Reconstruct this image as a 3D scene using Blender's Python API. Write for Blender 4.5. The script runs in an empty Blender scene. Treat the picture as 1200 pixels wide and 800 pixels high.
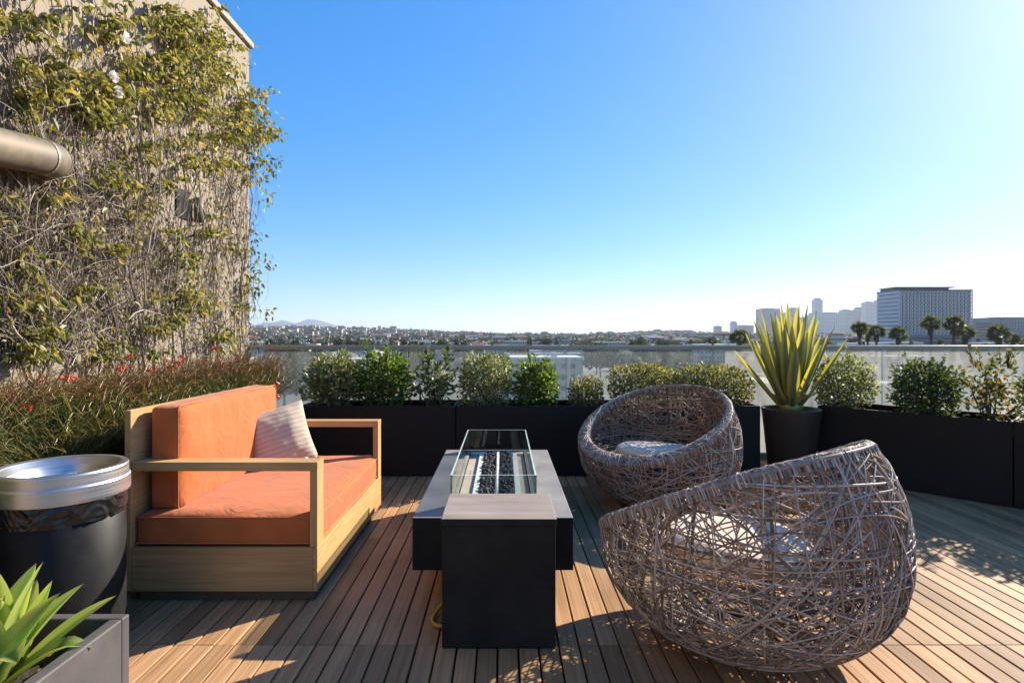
import bpy, math, random
import numpy as np
from mathutils import Vector, Matrix, noise as mnoise

R = math.radians
rng = np.random.default_rng(7)
random.seed(7)
sc = bpy.context.scene
col = sc.collection

# ------------------------------------------------------------------ camera
cam_d = bpy.data.cameras.new("camera")
cam = bpy.data.objects.new("camera", cam_d)
col.objects.link(cam)
cam.location = (0, 0, 1.2)
cam.rotation_euler = (R(90), 0, 0)
cam_d.sensor_width = 36
cam_d.lens = 21
cam_d.shift_x = 10 / 1200
cam_d.shift_y = -7 / 1200
cam_d.clip_start = 0.05
cam_d.clip_end = 40000
sc.camera = cam

# ------------------------------------------------------------------ light
SUN_AZ, SUN_EL = 50.0, 28.0          # azimuth from +Y towards +X
world = bpy.data.worlds.new("World")
sc.world = world
world.use_nodes = True
wn = world.node_tree.nodes
wl = world.node_tree.links
bg = wn["Background"]
sky = wn.new("ShaderNodeTexSky")
sky.sky_type = 'NISHITA'
sky.sun_disc = False
sky.sun_elevation = R(SUN_EL)
sky.sun_rotation = R(SUN_AZ)
sky.altitude = 100
sky.air_density = 1.0
sky.dust_density = 0.5
sky.ozone_density = 9.0
hsv = wn.new("ShaderNodeHueSaturation")
hsv.inputs["Saturation"].default_value = 1.52
hsv.inputs["Hue"].default_value = 0.51
gam = wn.new("ShaderNodeGamma")
gam.inputs[1].default_value = 0.55
wl.new(sky.outputs[0], gam.inputs[0])
wl.new(gam.outputs[0], hsv.inputs["Color"])
wl.new(hsv.outputs[0], bg.inputs[0])
bg.inputs[1].default_value = 0.15
sun_d = bpy.data.lights.new("sun", 'SUN')
sun_d.energy = 3.65
sun_d.angle = R(0.53)
sun_d.color = (1.0, 0.91, 0.77)
sun = bpy.data.objects.new("sun", sun_d)
col.objects.link(sun)
S = Vector((math.sin(R(SUN_AZ)) * math.cos(R(SUN_EL)), math.cos(R(SUN_AZ)) * math.cos(R(SUN_EL)), math.sin(R(SUN_EL))))
sun.rotation_euler = S.to_track_quat('Z', 'Y').to_euler()
sun.location = (12, 12, 12)
sc.view_settings.view_transform = 'Standard'
sc.view_settings.look = 'None'
sc.view_settings.exposure = 1.55
sc.view_settings.gamma = 1
sc.cycles.use_denoising = True
sc.cycles.max_bounces = 10
sc.cycles.transparent_max_bounces = 24
sc.cycles.volume_bounces = 0
sc.cycles.caustics_reflective = False
sc.cycles.caustics_refractive = False

# ------------------------------------------------------------------ helpers
F = 700.0


def PX(u, d):
    return (u - 590) / F * d


def PZ(v, d):
    return 1.2 - (v - 393) / F * d


def nrm(a):
    return a / (np.linalg.norm(a, axis=-1, keepdims=True) + 1e-9)


class MB:
    def __init__(self):
        self.v, self.f, self.m, self.uv = [], [], [], []
        self.n = 0

    def add(self, verts, faces, mat=0, uv=None):
        verts = np.asarray(verts, float)
        self.v.append(verts)
        o = self.n
        self.f.extend([tuple(int(i) + o for i in f) for f in faces])
        self.m.extend([mat] * len(faces))
        if uv is not None:
            self.uv.append(np.asarray(uv, float))
        self.n += len(verts)
        return self

    def box(self, x0, x1, y0, y1, z0, z1, mat=0, M=None):
        v = np.array([(x, y, z) for z in (z0, z1) for y in (y0, y1) for x in (x0, x1)], float)
        if M is not None:
            v = np.array([M @ Vector(p) for p in v])
        f = [(0, 2, 3, 1), (4, 5, 7, 6), (0, 1, 5, 4), (2, 6, 7, 3), (0, 4, 6, 2), (1, 3, 7, 5)]
        return self.add(v, f, mat)

    def tube(self, P, r, k=6, mat=0, closed=False, cap=True):
        P = np.asarray(P, float)
        n = len(P)
        r = np.broadcast_to(np.asarray(r, float), (n,))
        if closed:
            T = nrm(np.roll(P, -1, 0) - np.roll(P, 1, 0))
        else:
            T = nrm(np.gradient(P, axis=0))
        ref = np.array([0.31, 0.17, 0.93])
        if abs(np.dot(nrm(T.mean(0)), ref)) > .9:
            ref = np.array([0.9, 0.3, 0.1])
        A = np.cross(T, ref)
        bad = np.linalg.norm(A, axis=1) < 1e-3
        A[bad] = (1, 0, 0)
        A = nrm(A)
        B = nrm(np.cross(T, A))
        a = np.arange(k) * 2 * math.pi / k
        ring = A[:, None, :] * np.cos(a)[None, :, None] + B[:, None, :] * np.sin(a)[None, :, None]
        V = (P[:, None, :] + ring * r[:, None, None]).reshape(-1, 3)
        f = []
        for i in range(n if closed else n - 1):
            i2 = (i + 1) % n
            for j in range(k):
                j2 = (j + 1) % k
                f.append((i * k + j, i * k + j2, i2 * k + j2, i2 * k + j))
        if cap and not closed:
            f.append(tuple(range(k))[::-1])
            f.append(tuple((n - 1) * k + j for j in range(k)))
        return self.add(V, f, mat)

    def lathe(self, prof, n=48, c=(0, 0, 0), mat=0, closed=False):
        prof = np.asarray(prof, float)
        a = np.arange(n) * 2 * math.pi / n
        V = np.stack([prof[:, 0:1] * np.cos(a) + c[0], prof[:, 0:1] * np.sin(a) + c[1],
                      np.repeat(prof[:, 1:2], n, 1) + c[2]], -1).reshape(-1, 3)
        f = []
        m = len(prof)
        for i in range(m if closed else m - 1):
            i2 = (i + 1) % m
            for j in range(n):
                j2 = (j + 1) % n
                f.append((i * n + j, i * n + j2, i2 * n + j2, i2 * n + j))
        return self.add(V, f, mat)

    def grid(self, G, mat=0, uv=None, wrap=False):
        G = np.asarray(G, float)
        a, b = G.shape[:2]
        f = []
        for i in range(a - 1):
            for j in range(b if wrap else b - 1):
                j2 = (j + 1) % b
                f.append((i * b + j, i * b + j2, (i + 1) * b + j2, (i + 1) * b + j))
        return self.add(G.reshape(-1, 3), f, mat, None if uv is None else np.asarray(uv).reshape(-1, 2))

    def prism(self, poly, z0, z1, mat=0):
        n = len(poly)
        V = [(x, y, z0) for x, y in poly] + [(x, y, z1) for x, y in poly]
        f = [tuple(range(n))[::-1], tuple(range(n, 2 * n))]
        f += [(i, (i + 1) % n, n + (i + 1) % n, n + i) for i in range(n)]
        return self.add(V, f, mat)

    def mesh(self, name, mats, smooth=False):
        me = bpy.data.meshes.new(name)
        V = np.concatenate(self.v) if self.v else np.zeros((0, 3))
        ls = np.array([len(f) for f in self.f], np.int32)
        loops = np.fromiter((i for f in self.f for i in f), np.int32)
        me.vertices.add(len(V))
        me.vertices.foreach_set("co", V.astype(np.float32).ravel())
        me.loops.add(len(loops))
        me.loops.foreach_set("vertex_index", loops)
        me.polygons.add(len(ls))
        st = np.concatenate([[0], np.cumsum(ls)[:-1]]).astype(np.int32)
        me.polygons.foreach_set("loop_start", st)
        me.polygons.foreach_set("loop_total", ls)
        mats = mats if isinstance(mats, (list, tuple)) else [mats]
        for m in mats:
            me.materials.append(m)
        me.polygons.foreach_set("material_index", np.array(self.m, np.int32))
        me.polygons.foreach_set("use_smooth", np.full(len(ls), bool(smooth)))
        if self.uv:
            U = np.concatenate(self.uv)
            lay = me.uv_layers.new(name="UVMap")
            lay.data.foreach_set("uv", U[loops].astype(np.float32).ravel())
        me.update(calc_edges=True)
        me.validate()
        return me

    def build(self, name, mats, parent=None, smooth=False, bevel=0, seg=2):
        o = bpy.data.objects.new(name, self.mesh(name, mats, smooth))
        col.objects.link(o)
        if parent is not None:
            o.parent = parent
        if bevel:
            b = o.modifiers.new("bevel", 'BEVEL')
            b.width = bevel
            b.segments = seg
            b.limit_method = 'ANGLE'
            b.angle_limit = R(40)
        return o


def tag(o, label=None, cat=None, group=None, kind=None):
    if label:
        o['label'] = label
    if cat:
        o['category'] = cat
    if group:
        o['group'] = group
    if kind:
        o['kind'] = kind
    return o


def thing(name, loc, label, cat, group=None, rz=0):
    o = bpy.data.objects.new(name, None)
    col.objects.link(o)
    o.empty_display_size = .1
    o.location = loc
    o.rotation_euler = (0, 0, rz)
    return tag(o, label, cat, group)


def copy_tree(o, parent=None):
    c = o.copy()
    col.objects.link(c)
    c.parent = parent
    for ch in list(o.children):
        copy_tree(ch, c)
    return c


# ------------------------------------------------------------------ materials
def new_mat(name):
    m = bpy.data.materials.new(name)
    m.use_nodes = True
    nt = m.node_tree
    return m, nt.nodes, nt.links, nt.nodes["Principled BSDF"]


def ramp(N, stops):
    r = N.new("ShaderNodeValToRGB")
    e = r.color_ramp.elements
    while len(e) < len(stops):
        e.new(.5)
    for x, (p, c) in zip(e, stops):
        x.position = p
        x.color = (*c, 1)
    return r


def basic(name, c, rough=.6, var=.2, scale=6, stretch=(1, 1, 1), bump=0, bscale=60, metal=0, spec=.5, c2=None, detail=6):
    m, N, L, P = new_mat(name)
    P.inputs["Roughness"].default_value = rough
    P.inputs["Metallic"].default_value = metal
    P.inputs["Specular IOR Level"].default_value = spec
    tc = N.new("ShaderNodeTexCoord")
    mp = N.new("ShaderNodeMapping")
    mp.inputs["Scale"].default_value = stretch
    L.new(tc.outputs["Object"], mp.inputs[0])
    nz = N.new("ShaderNodeTexNoise")
    nz.inputs["Scale"].default_value = scale
    nz.inputs["Detail"].default_value = detail
    nz.inputs["Roughness"].default_value = .65
    L.new(mp.outputs[0], nz.inputs[0])
    lo = tuple(max(0, x * (1 - var)) for x in c)
    hi = c2 or tuple(min(1, x * (1 + var)) for x in c)
    rp = ramp(N, [(.3, lo), (.7, hi)])
    L.new(nz.outputs["Fac"], rp.inputs[0])
    L.new(rp.outputs[0], P.inputs["Base Color"])
    rr = N.new("ShaderNodeMapRange")
    rr.inputs[1].default_value = .3
    rr.inputs[2].default_value = .7
    rr.inputs[3].default_value = max(.03, rough - .08)
    rr.inputs[4].default_value = min(1, rough + .1)
    L.new(nz.outputs["Fac"], rr.inputs[0])
    L.new(rr.outputs[0], P.inputs["Roughness"])
    if bump:
        n2 = N.new("ShaderNodeTexNoise")
        n2.inputs["Scale"].default_value = bscale
        n2.inputs["Detail"].default_value = 5
        L.new(mp.outputs[0], n2.inputs[0])
        b = N.new("ShaderNodeBump")
        b.inputs["Strength"].default_value = bump
        b.inputs["Distance"].default_value = .01
        L.new(n2.outputs["Fac"], b.inputs["Height"])
        L.new(b.outputs[0], P.inputs["Normal"])
    return m


def leaf_mat(name, stops, trans=.45, gloss=.06, rough=.4):
    m, N, L, P = new_mat(name)
    N.remove(P)
    out = N["Material Output"]
    g = N.new("ShaderNodeNewGeometry")
    rp = ramp(N, stops)
    L.new(g.outputs["Random Per Island"], rp.inputs[0])
    d = N.new("ShaderNodeBsdfDiffuse")
    t = N.new("ShaderNodeBsdfTranslucent")
    L.new(rp.outputs[0], d.inputs[0])
    hs = N.new("ShaderNodeHueSaturation")
    hs.inputs["Hue"].default_value = .49
    hs.inputs["Saturation"].default_value = 1.15
    hs.inputs["Value"].default_value = 1.5
    L.new(rp.outputs[0], hs.inputs["Color"])
    L.new(hs.outputs[0], t.inputs[0])
    mx = N.new("ShaderNodeMixShader")
    mx.inputs[0].default_value = trans
    L.new(d.outputs[0], mx.inputs[1])
    L.new(t.outputs[0], mx.inputs[2])
    gl = N.new("ShaderNodeBsdfGlossy")
    gl.inputs["Roughness"].default_value = rough
    m2 = N.new("ShaderNodeMixShader")
    m2.inputs[0].default_value = gloss
    L.new(mx.outputs[0], m2.inputs[1])
    L.new(gl.outputs[0], m2.inputs[2])
    L.new(m2.outputs[0], out.inputs[0])
    return m


def wood(name, c_lo, c_hi, axis, rough=.55, island=.0, scale=3.0, bump=.15, fine=22):
    m, N, L, P = new_mat(name)
    tc = N.new("ShaderNodeTexCoord")
    mp = N.new("ShaderNodeMapping")
    s = [fine] * 3
    s[axis] = .9
    mp.inputs["Scale"].default_value = s
    L.new(tc.outputs["Object"], mp.inputs[0])
    g = N.new("ShaderNodeNewGeometry")
    ad = N.new("ShaderNodeVectorMath")
    ad.operation = 'ADD'
    cmb = N.new("ShaderNodeVectorMath")
    cmb.operation = 'SCALE'
    cmb.inputs[0].default_value = (37.1, 51.3, 29.7)
    L.new(g.outputs["Random Per Island"], cmb.inputs["Scale"])
    L.new(mp.outputs[0], ad.inputs[0])
    L.new(cmb.outputs[0], ad.inputs[1])
    nz = N.new("ShaderNodeTexNoise")
    nz.inputs["Scale"].default_value = scale
    nz.inputs["Detail"].default_value = 8
    nz.inputs["Roughness"].default_value = .62
    nz.inputs["Distortion"].default_value = .5
    L.new(ad.outputs[0], nz.inputs[0])
    rp = ramp(N, [(.28, c_lo), (.72, c_hi)])
    L.new(nz.outputs["Fac"], rp.inputs[0])
    # worn patches
    n3 = N.new("ShaderNodeTexNoise")
    n3.inputs["Scale"].default_value = 2.3
    n3.inputs["Detail"].default_value = 5
    L.new(tc.outputs["Object"], n3.inputs[0])
    hs = N.new("ShaderNodeHueSaturation")
    L.new(rp.outputs[0], hs.inputs["Color"])
    ma = N.new("ShaderNodeMath")
    ma.operation = 'MULTIPLY_ADD'
    ma.inputs[1].default_value = island
    ma.inputs[2].default_value = 1 - island * .5
    L.new(g.outputs["Random Per Island"], ma.inputs[0])
    mb = N.new("ShaderNodeMath")
    mb.operation = 'MULTIPLY_ADD'
    mb.inputs[1].default_value = .8
    mb.inputs[2].default_value = .6
    L.new(n3.outputs["Fac"], mb.inputs[0])
    mc = N.new("ShaderNodeMath")
    mc.operation = 'MULTIPLY'
    L.new(ma.outputs[0], mc.inputs[0])
    L.new(mb.outputs[0], mc.inputs[1])
    L.new(mc.outputs[0], hs.inputs["Value"])
    L.new(hs.outputs[0], P.inputs["Base Color"])
    P.inputs["Roughness"].default_value = rough
    P.inputs["Specular IOR Level"].default_value = .1
    b = N.new("ShaderNodeBump")
    b.inputs["Strength"].default_value = bump
    b.inputs["Distance"].default_value = .006
    L.new(nz.outputs["Fac"], b.inputs["Height"])
    L.new(b.outputs[0], P.inputs["Normal"])
    return m


def fabric(name, c, var=.1, weave=900, bump=.25, wr=.55):
    m, N, L, P = new_mat(name)
    P.inputs["Roughness"].default_value = .9
    P.inputs["Specular IOR Level"].default_value = .15
    P.inputs["Sheen Weight"].default_value = .15
    tc = N.new("ShaderNodeTexCoord")
    n1 = N.new("ShaderNodeTexNoise")
    n1.inputs["Scale"].default_value = 7
    n1.inputs["Detail"].default_value = 7
    L.new(tc.outputs["Object"], n1.inputs[0])
    rp = ramp(N, [(.3, tuple(x * (1 - var) for x in c)), (.7, tuple(min(1, x * (1 + var)) for x in c))])
    L.new(n1.outputs["Fac"], rp.inputs[0])
    L.new(rp.outputs[0], P.inputs["Base Color"])
    n2 = N.new("ShaderNodeTexNoise")
    n2.inputs["Scale"].default_value = weave
    L.new(tc.outputs["Object"], n2.inputs[0])
    n3 = N.new("ShaderNodeTexNoise")
    n3.inputs["Scale"].default_value = 9
    n3.inputs["Detail"].default_value = 3
    n3.inputs["Distortion"].default_value = 1.2
    L.new(tc.outputs["Object"], n3.inputs[0])
    b = N.new("ShaderNodeBump")
    b.inputs["Strength"].default_value = bump
    b.inputs["Distance"].default_value = .002
    L.new(n2.outputs["Fac"], b.inputs["Height"])
    b2 = N.new("ShaderNodeBump")
    b2.inputs["Strength"].default_value = wr
    b2.inputs["Distance"].default_value = .02
    L.new(n3.outputs["Fac"], b2.inputs["Height"])
    L.new(b.outputs[0], b2.inputs["Normal"])
    L.new(b2.outputs[0], P.inputs["Normal"])
    return m


def clear_glass(name, tint=(.93, .97, .95), dust=.0, dust_c=(.75, .72, .64), dscale=1.5):
    m, N, L, P = new_mat(name)
    N.remove(P)
    out = N["Material Output"]
    t = N.new("ShaderNodeBsdfTransparent")
    t.inputs[0].default_value = (*tint, 1)
    g = N.new("ShaderNodeBsdfGlossy")
    g.inputs["Roughness"].default_value = .02
    fr = N.new("ShaderNodeFresnel")
    fr.inputs[0].default_value = 1.35
    mx = N.new("ShaderNodeMixShader")
    L.new(fr.outputs[0], mx.inputs[0])
    L.new(t.outputs[0], mx.inputs[1])
    L.new(g.outputs[0], mx.inputs[2])
    last = mx
    if dust:
        tc = N.new("ShaderNodeTexCoord")
        mp = N.new("ShaderNodeMapping")
        mp.inputs["Scale"].default_value = (1, 1, .35)
        L.new(tc.outputs["Object"], mp.inputs[0])
        nz = N.new("ShaderNodeTexNoise")
        nz.inputs["Scale"].default_value = dscale * 5
        nz.inputs["Detail"].default_value = 9
        nz.inputs["Roughness"].default_value = .7
        nz.inputs["Distortion"].default_value = .8
        L.new(mp.outputs[0], nz.inputs[0])
        mr = N.new("ShaderNodeMapRange")
        mr.inputs[1].default_value = .3
        mr.inputs[2].default_value = .75
        mr.inputs[3].default_value = dust * .35
        mr.inputs[4].default_value = dust * 1.75
        L.new(nz.outputs["Fac"], mr.inputs[0])
        tr = N.new("ShaderNodeBsdfTranslucent")
        tr.inputs[0].default_value = (*dust_c, 1)
        df = N.new("ShaderNodeBsdfDiffuse")
        df.inputs[0].default_value = (*dust_c, 1)
        md = N.new("ShaderNodeMixShader")
        md.inputs[0].default_value = .7
        L.new(df.outputs[0], md.inputs[1])
        L.new(tr.outputs[0], md.inputs[2])
        m2 = N.new("ShaderNodeMixShader")
        L.new(mr.outputs[0], m2.inputs[0])
        L.new(mx.outputs[0], m2.inputs[1])
        L.new(md.outputs[0], m2.inputs[2])
        last = m2
    L.new(last.outputs[0], out.inputs[0])
    return m


M = {}
M['deck'] = wood('deck_wood', (.255, .134, .066), (.49, .292, .145), 1, .62, .6, 1.3, .10, 70)
M['teak_x'] = wood('teak_along_x', (.40, .225, .09), (.60, .37, .165), 0, .55, .15)
M['teak_y'] = wood('teak_along_y', (.40, .225, .09), (.60, .37, .165), 1, .55, .15)
M['teak_z'] = wood('teak_along_z', (.40, .225, .09), (.60, .37, .165), 2, .55, .15)
M['plinth'] = basic('dark_plinth_wood', (.10, .062, .036), .7, .25, 8)
M['orange'] = fabric('orange_canvas', (.48, .135, .040), .10)
M['piping'] = fabric('orange_piping', (.56, .18, .065), .05, wr=0)
M['pale_cushion'] = fabric('pale_seat_fabric', (.66, .54, .42), .05)
M['black_box'] = basic('black_powder_coat', (.014, .0125, .0115), .6, .3, 3, bump=.05, bscale=220, spec=.25)
M['grey_box'] = basic('grey_fibreglass', (.092, .082, .077), .55, .18, 5, bump=.05, bscale=150)
M['concrete_dark'] = basic('charcoal_concrete', (.020, .0195, .018), .6, .3, 5, bump=.12, bscale=120, c2=(.032, .028, .024), spec=.15)
M['concrete_top'] = basic('dusty_sunlit_charcoal_concrete', (.23, .215, .20), .6, .25, 3, bump=.12, bscale=120, c2=(.32, .295, .27), spec=.3)  # dusty slab top; glancing sunlight is put into the lighter grey
M['soil'] = basic('potting_soil', (.035, .024, .016), .95, .5, 30, bump=.8, bscale=60)
M['wall'] = basic('weathered_stucco', (.30, .245, .185), .9, .16, 1.3, bump=.2, bscale=90, detail=9)
M['coping'] = basic('coping_concrete', (.36, .31, .25), .85, .2, 6)
M['galv'] = basic('galvanised_duct', (.165, .13, .088), .6, .45, 7, metal=.2)
M['steel'] = basic('brushed_steel', (.60, .60, .61), .38, .08, 3, stretch=(1, 1, 70), metal=1)
M['bin'] = basic('black_bin_enamel', (.014, .013, .012), .5, .3, 9, spec=.2)
M['bag'] = basic('black_bin_liner', (.014, .014, .014), .26, .2, 8)
M['rail'] = basic('bronze_rail_metal', (.38, .34, .27), .45, .12, 4, metal=.3)
M['brown_pot'] = basic('dark_brown_pot', (.045, .030, .022), .55, .2, 8)
M['dark'] = basic('dark_void', (.012, .011, .010), .9, .2, 4)
M['roof_dark'] = basic('roof_membrane', (.03, .03, .03), .9, .2, 3)
M['rattan'] = leaf_mat('weathered_rattan', [(0, (.14, .10, .072)), (.45, (.31, .235, .18)), (1, (.56, .47, .395))], .0, .05, .45)
M['rattan_in'] = leaf_mat('sunlit_inner_rattan', [(0, (.28, .16, .09)), (.5, (.40, .25, .15)), (1, (.50, .34, .23))], .0, .05, .45)  # lighter orange tone paints the sun falling inside the bowl
M['rattan_rib'] = basic('rattan_rib', (.15, .11, .085), .6, .2, 20)
M['rock'] = basic('lava_rock', (.045, .043, .042), .8, .4, 30, bump=.6, bscale=90)
M['pan'] = basic('fire_pan_metal', (.72, .68, .58), .5, .1, 6)
M['pan_floor'] = basic('fire_pan_ledge', (.46, .37, .28), .6, .15, 7)
M['hose'] = basic('yellow_hose', (.48, .27, .02), .4, .08, 9)
M['glass'] = clear_glass('wind_guard_glass')
M['glass_edge'] = basic('glass_edge', (.55, .68, .60), .15, .1, 8)
M['pane_clean'] = clear_glass('railing_glass', (.93, .96, .95), .10, (.8, .8, .78))
M['pane_dusty'] = clear_glass('dusty_railing_glass', (.90, .93, .92), .36, (.86, .80, .70))
M['white'] = basic('white_tag_cloth', (.8, .79, .76), .8, .05, 5)
M['petal'] = leaf_mat('pale_petal', [(0, (.75, .66, .62)), (1, (.8, .76, .72))], .4)
M['red_petal'] = leaf_mat('red_petal', [(0, (.55, .06, .03)), (1, (.70, .16, .07))], .4)


def pillow_mat():
    m, N, L, P = new_mat('knitted_pillow_wool')
    P.inputs["Roughness"].default_value = .95
    P.inputs["Specular IOR Level"].default_value = .1
    tc = N.new("ShaderNodeTexCoord")
    w = N.new("ShaderNodeTexWave")
    w.bands_direction = 'Y'
    w.inputs["Scale"].default_value = 11
    w.inputs["Distortion"].default_value = 1.6
    w.inputs["Detail"].default_value = 3
    w.inputs["Detail Scale"].default_value = 3
    L.new(tc.outputs["Object"], w.inputs[0])
    n = N.new("ShaderNodeTexNoise")
    n.inputs["Scale"].default_value = 130
    n.inputs["Detail"].default_value = 4
    L.new(tc.outputs["Object"], n.inputs[0])
    mm = N.new("ShaderNodeMath")
    mm.operation = 'MULTIPLY_ADD'
    mm.inputs[1].default_value = .6
    L.new(n.outputs["Fac"], mm.inputs[0])
    L.new(w.outputs["Fac"], mm.inputs[2])
    rp = ramp(N, [(.2, (.47, .375, .275)), (1.0, (.56, .46, .35))])
    L.new(mm.outputs[0], rp.inputs[0])
    L.new(rp.outputs[0], P.inputs["Base Color"])
    b = N.new("ShaderNodeBump")
    b.inputs["Strength"].default_value = .25
    b.inputs["Distance"].default_value = .008
    L.new(mm.outputs[0], b.inputs["Height"])
    L.new(b.outputs[0], P.inputs["Normal"])
    return m


M['knit'] = pillow_mat()

G_VAR = [(0, (.07, .095, .028)), (.4, (.14, .17, .055)), (.75, (.30, .31, .13)), (1, (.48, .46, .25))]
G_GREEN = [(0, (.045, .085, .016)), (.5, (.095, .155, .026)), (1, (.20, .25, .05))]
G_DARK = [(0, (.032, .055, .016)), (.6, (.07, .10, .028)), (1, (.15, .18, .05))]
G_HEDGE = [(0, (.08, .09, .03)), (.5, (.17, .175, .055)), (1, (.36, .33, .13))]
M['leaf_varieg'] = leaf_mat('variegated_leaf', G_VAR, .45, .06)
M['leaf_green'] = leaf_mat('fresh_leaf', G_GREEN, .5, .06)
M['leaf_dark'] = leaf_mat('dark_leaf', G_DARK, .4, .07)
M['leaf_hedge'] = leaf_mat('hedge_leaf', G_HEDGE, .45, .05)
M['leaf_autumn'] = leaf_mat('autumn_leaf', [(0, (.05, .065, .02)), (.6, (.12, .13, .04)), (.88, (.17, .15, .04)), (.95, (.36, .17, .03)), (1, (.36, .15, .03))], .5, .05)
M['vine_leaf'] = leaf_mat('vine_leaf', [(0, (.07, .085, .022)), (.35, (.18, .185, .045)), (.72, (.33, .30, .085)), (.93, (.48, .41, .19)), (1, (.56, .42, .07))], .35, .025)
M['dry_leaf'] = leaf_mat('dry_leaf', [(0, (.10, .075, .05)), (.6, (.21, .165, .115)), (1, (.32, .26, .19))], .2, .03)
M['twig'] = leaf_mat('vine_twig', [(0, (.09, .065, .045)), (.6, (.20, .155, .115)), (1, (.34, .28, .22))], 0, .03)
M['wisp'] = leaf_mat('firecracker_stem', [(0, (.085, .11, .025)), (.45, (.20, .20, .045)), (.8, (.32, .27, .075)), (1, (.38, .26, .08))], .35, .05)
M['stem'] = basic('shrub_stem', (.10, .07, .045), .8, .3, 20)


# ------------------------------------------------------------------ structure: deck
BW, GAP, TILE = .0716, .0070, 1.22
mb = MB()
x = -2.455
k = 0
while x < 9.0:
    y0 = 2.32 - 4 * TILE + (0.06 if (k // 16) % 2 else 0) * 0
    while y0 < 5.95:
        a, b = y0 + .002, min(y0 + TILE - .002, 6.1)
        e = .0022
        dz = rng.normal(0, .0006)
        zt = dz
        # board with chamfered long edges
        prof = [(x, -.02), (x + BW, -.02), (x + BW, zt - e), (x + BW - e, zt), (x + e, zt), (x, zt - e)]
        V = [(px, a, pz) for px, pz in prof] + [(px, b, pz) for px, pz in prof]
        f = [(0, 1, 2, 3, 4, 5), (11, 10, 9, 8, 7, 6)] + [((i + 1) % 6, i, 6 + i, 6 + (i + 1) % 6) for i in range(6)]
        mb.add(V, f)
        y0 += TILE
    x += BW + GAP
    k += 1
tag(mb.build('deck', M['deck']), kind='structure')

# ------------------------------------------------------------------ structure: terrain, hills, roads
GZ = -14.0


def sstep(a, b, x):
    t = np.clip((x - a) / (b - a), 0, 1)
    return t * t * (3 - 2 * t)


def tz(x, y):
    x = np.asarray(x, float)
    y = np.asarray(y, float)
    r = np.hypot(x, y)
    az = x / np.maximum(np.abs(y), 1)
    t = sstep(900, 2900, r)
    A = 12 + 30 * sstep(.1, -.35, az) + 10 * np.exp(-((az - .27) / .07) ** 2)
    n = np.sin(x * .0041 + 1.3) * np.cos(y * .0033 + .4) + .5 * np.sin(x * .011 + y * .007) + .35 * np.sin(x * .023 - y * .004)
    back = sstep(3400, 5200, r)
    return GZ + t * (A + 5 * n) * (1 - back) + back * 2


M['terrain'] = basic('city_ground', (.10, .10, .075), .95, .5, .02, c2=(.22, .20, .17), detail=9)
rr = np.concatenate([np.linspace(7, 900, 40), np.linspace(960, 5400, 70), np.linspace(5800, 13300, 12)])
xs = np.concatenate([np.linspace(-8800, -3200, 10)[:-1], np.linspace(-3200, 5200, 120), np.linspace(5200, 8800, 8)[1:]])
ys = np.concatenate([[-180], rr])
X, Y = np.meshgrid(xs, ys)
Zt = tz(X, Y)
mb = MB()
mb.grid(np.stack([X, Y, Zt], -1))
tag(mb.build('terrain', M['terrain'], smooth=True), kind='structure')

M['asphalt'] = basic('street_asphalt', (.055, .055, .055), .9, .15, .3)
mb = MB()
for (y0, w) in ((175, 11), (300, 13), (520, 16)):
    mb.box(-500, 900, y0, y0 + w, GZ - .5, GZ + .004 + .02)
tag(mb.build('road', M['asphalt']), kind='structure')

M['mountain'] = basic('mountain_scrub', (.07, .075, .07), .95, .3, .002)
mb = MB()
uu = np.linspace(-140, 470, 90)
D = 12000.0
prof_u = [-140, 60, 200, 285, 305, 330, 345, 362, 378, 395, 420, 470]
prof_v = [372, 380, 377, 381, 379, 375.5, 378.5, 374, 376, 382, 388, 396]
G = []
for dd, h in ((-900, 0), (-450, .55), (0, 1), (500, .5), (1100, 0)):
    row = []
    for u in uu:
        v = np.interp(u, prof_u, prof_v)
        z = GZ + (PZ(v, D) - GZ) * h * (1 + .05 * math.sin(u * .21 + dd) + .03 * math.sin(u * .63))
        row.append((PX(u, D), D + dd + 120 * math.sin(u * .07 + dd), z - (2 if h == 0 else 0)))
    G.append(row)
mb.grid(G)
tag(mb.build('hills', M['mountain'], smooth=True), kind='structure')

# terrace building under the deck
bt = thing('terrace_building', (3, 1, GZ), 'pale building whose flat roof carries the wooden terrace', 'building')
mb = MB()
mb.box(-6, 7, -6, 5.05, 0, 13.94)
mb.build('roof_storey', [M['roof_dark']], bt)

# ------------------------------------------------------------------ concrete building with duct
WX, WY, WT = -2.474, 5.83, 4.06
cb = thing('concrete_building', (-6, 1, GZ), 'tall beige stucco building wall overgrown with vines at the left', 'building')
mb = MB()
mb.box(-5, WX + 6, -7, WY - 1, 0, WT - GZ - .06)
mb.build('wall', M['wall'], cb, bevel=.02)
mb = MB()
mb.box(-5.03, WX + 6.03, -7.03, WY - 1 + .03, WT - GZ - .058, WT - GZ)
mb.build('coping', M['coping'], cb, bevel=.008)
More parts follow.
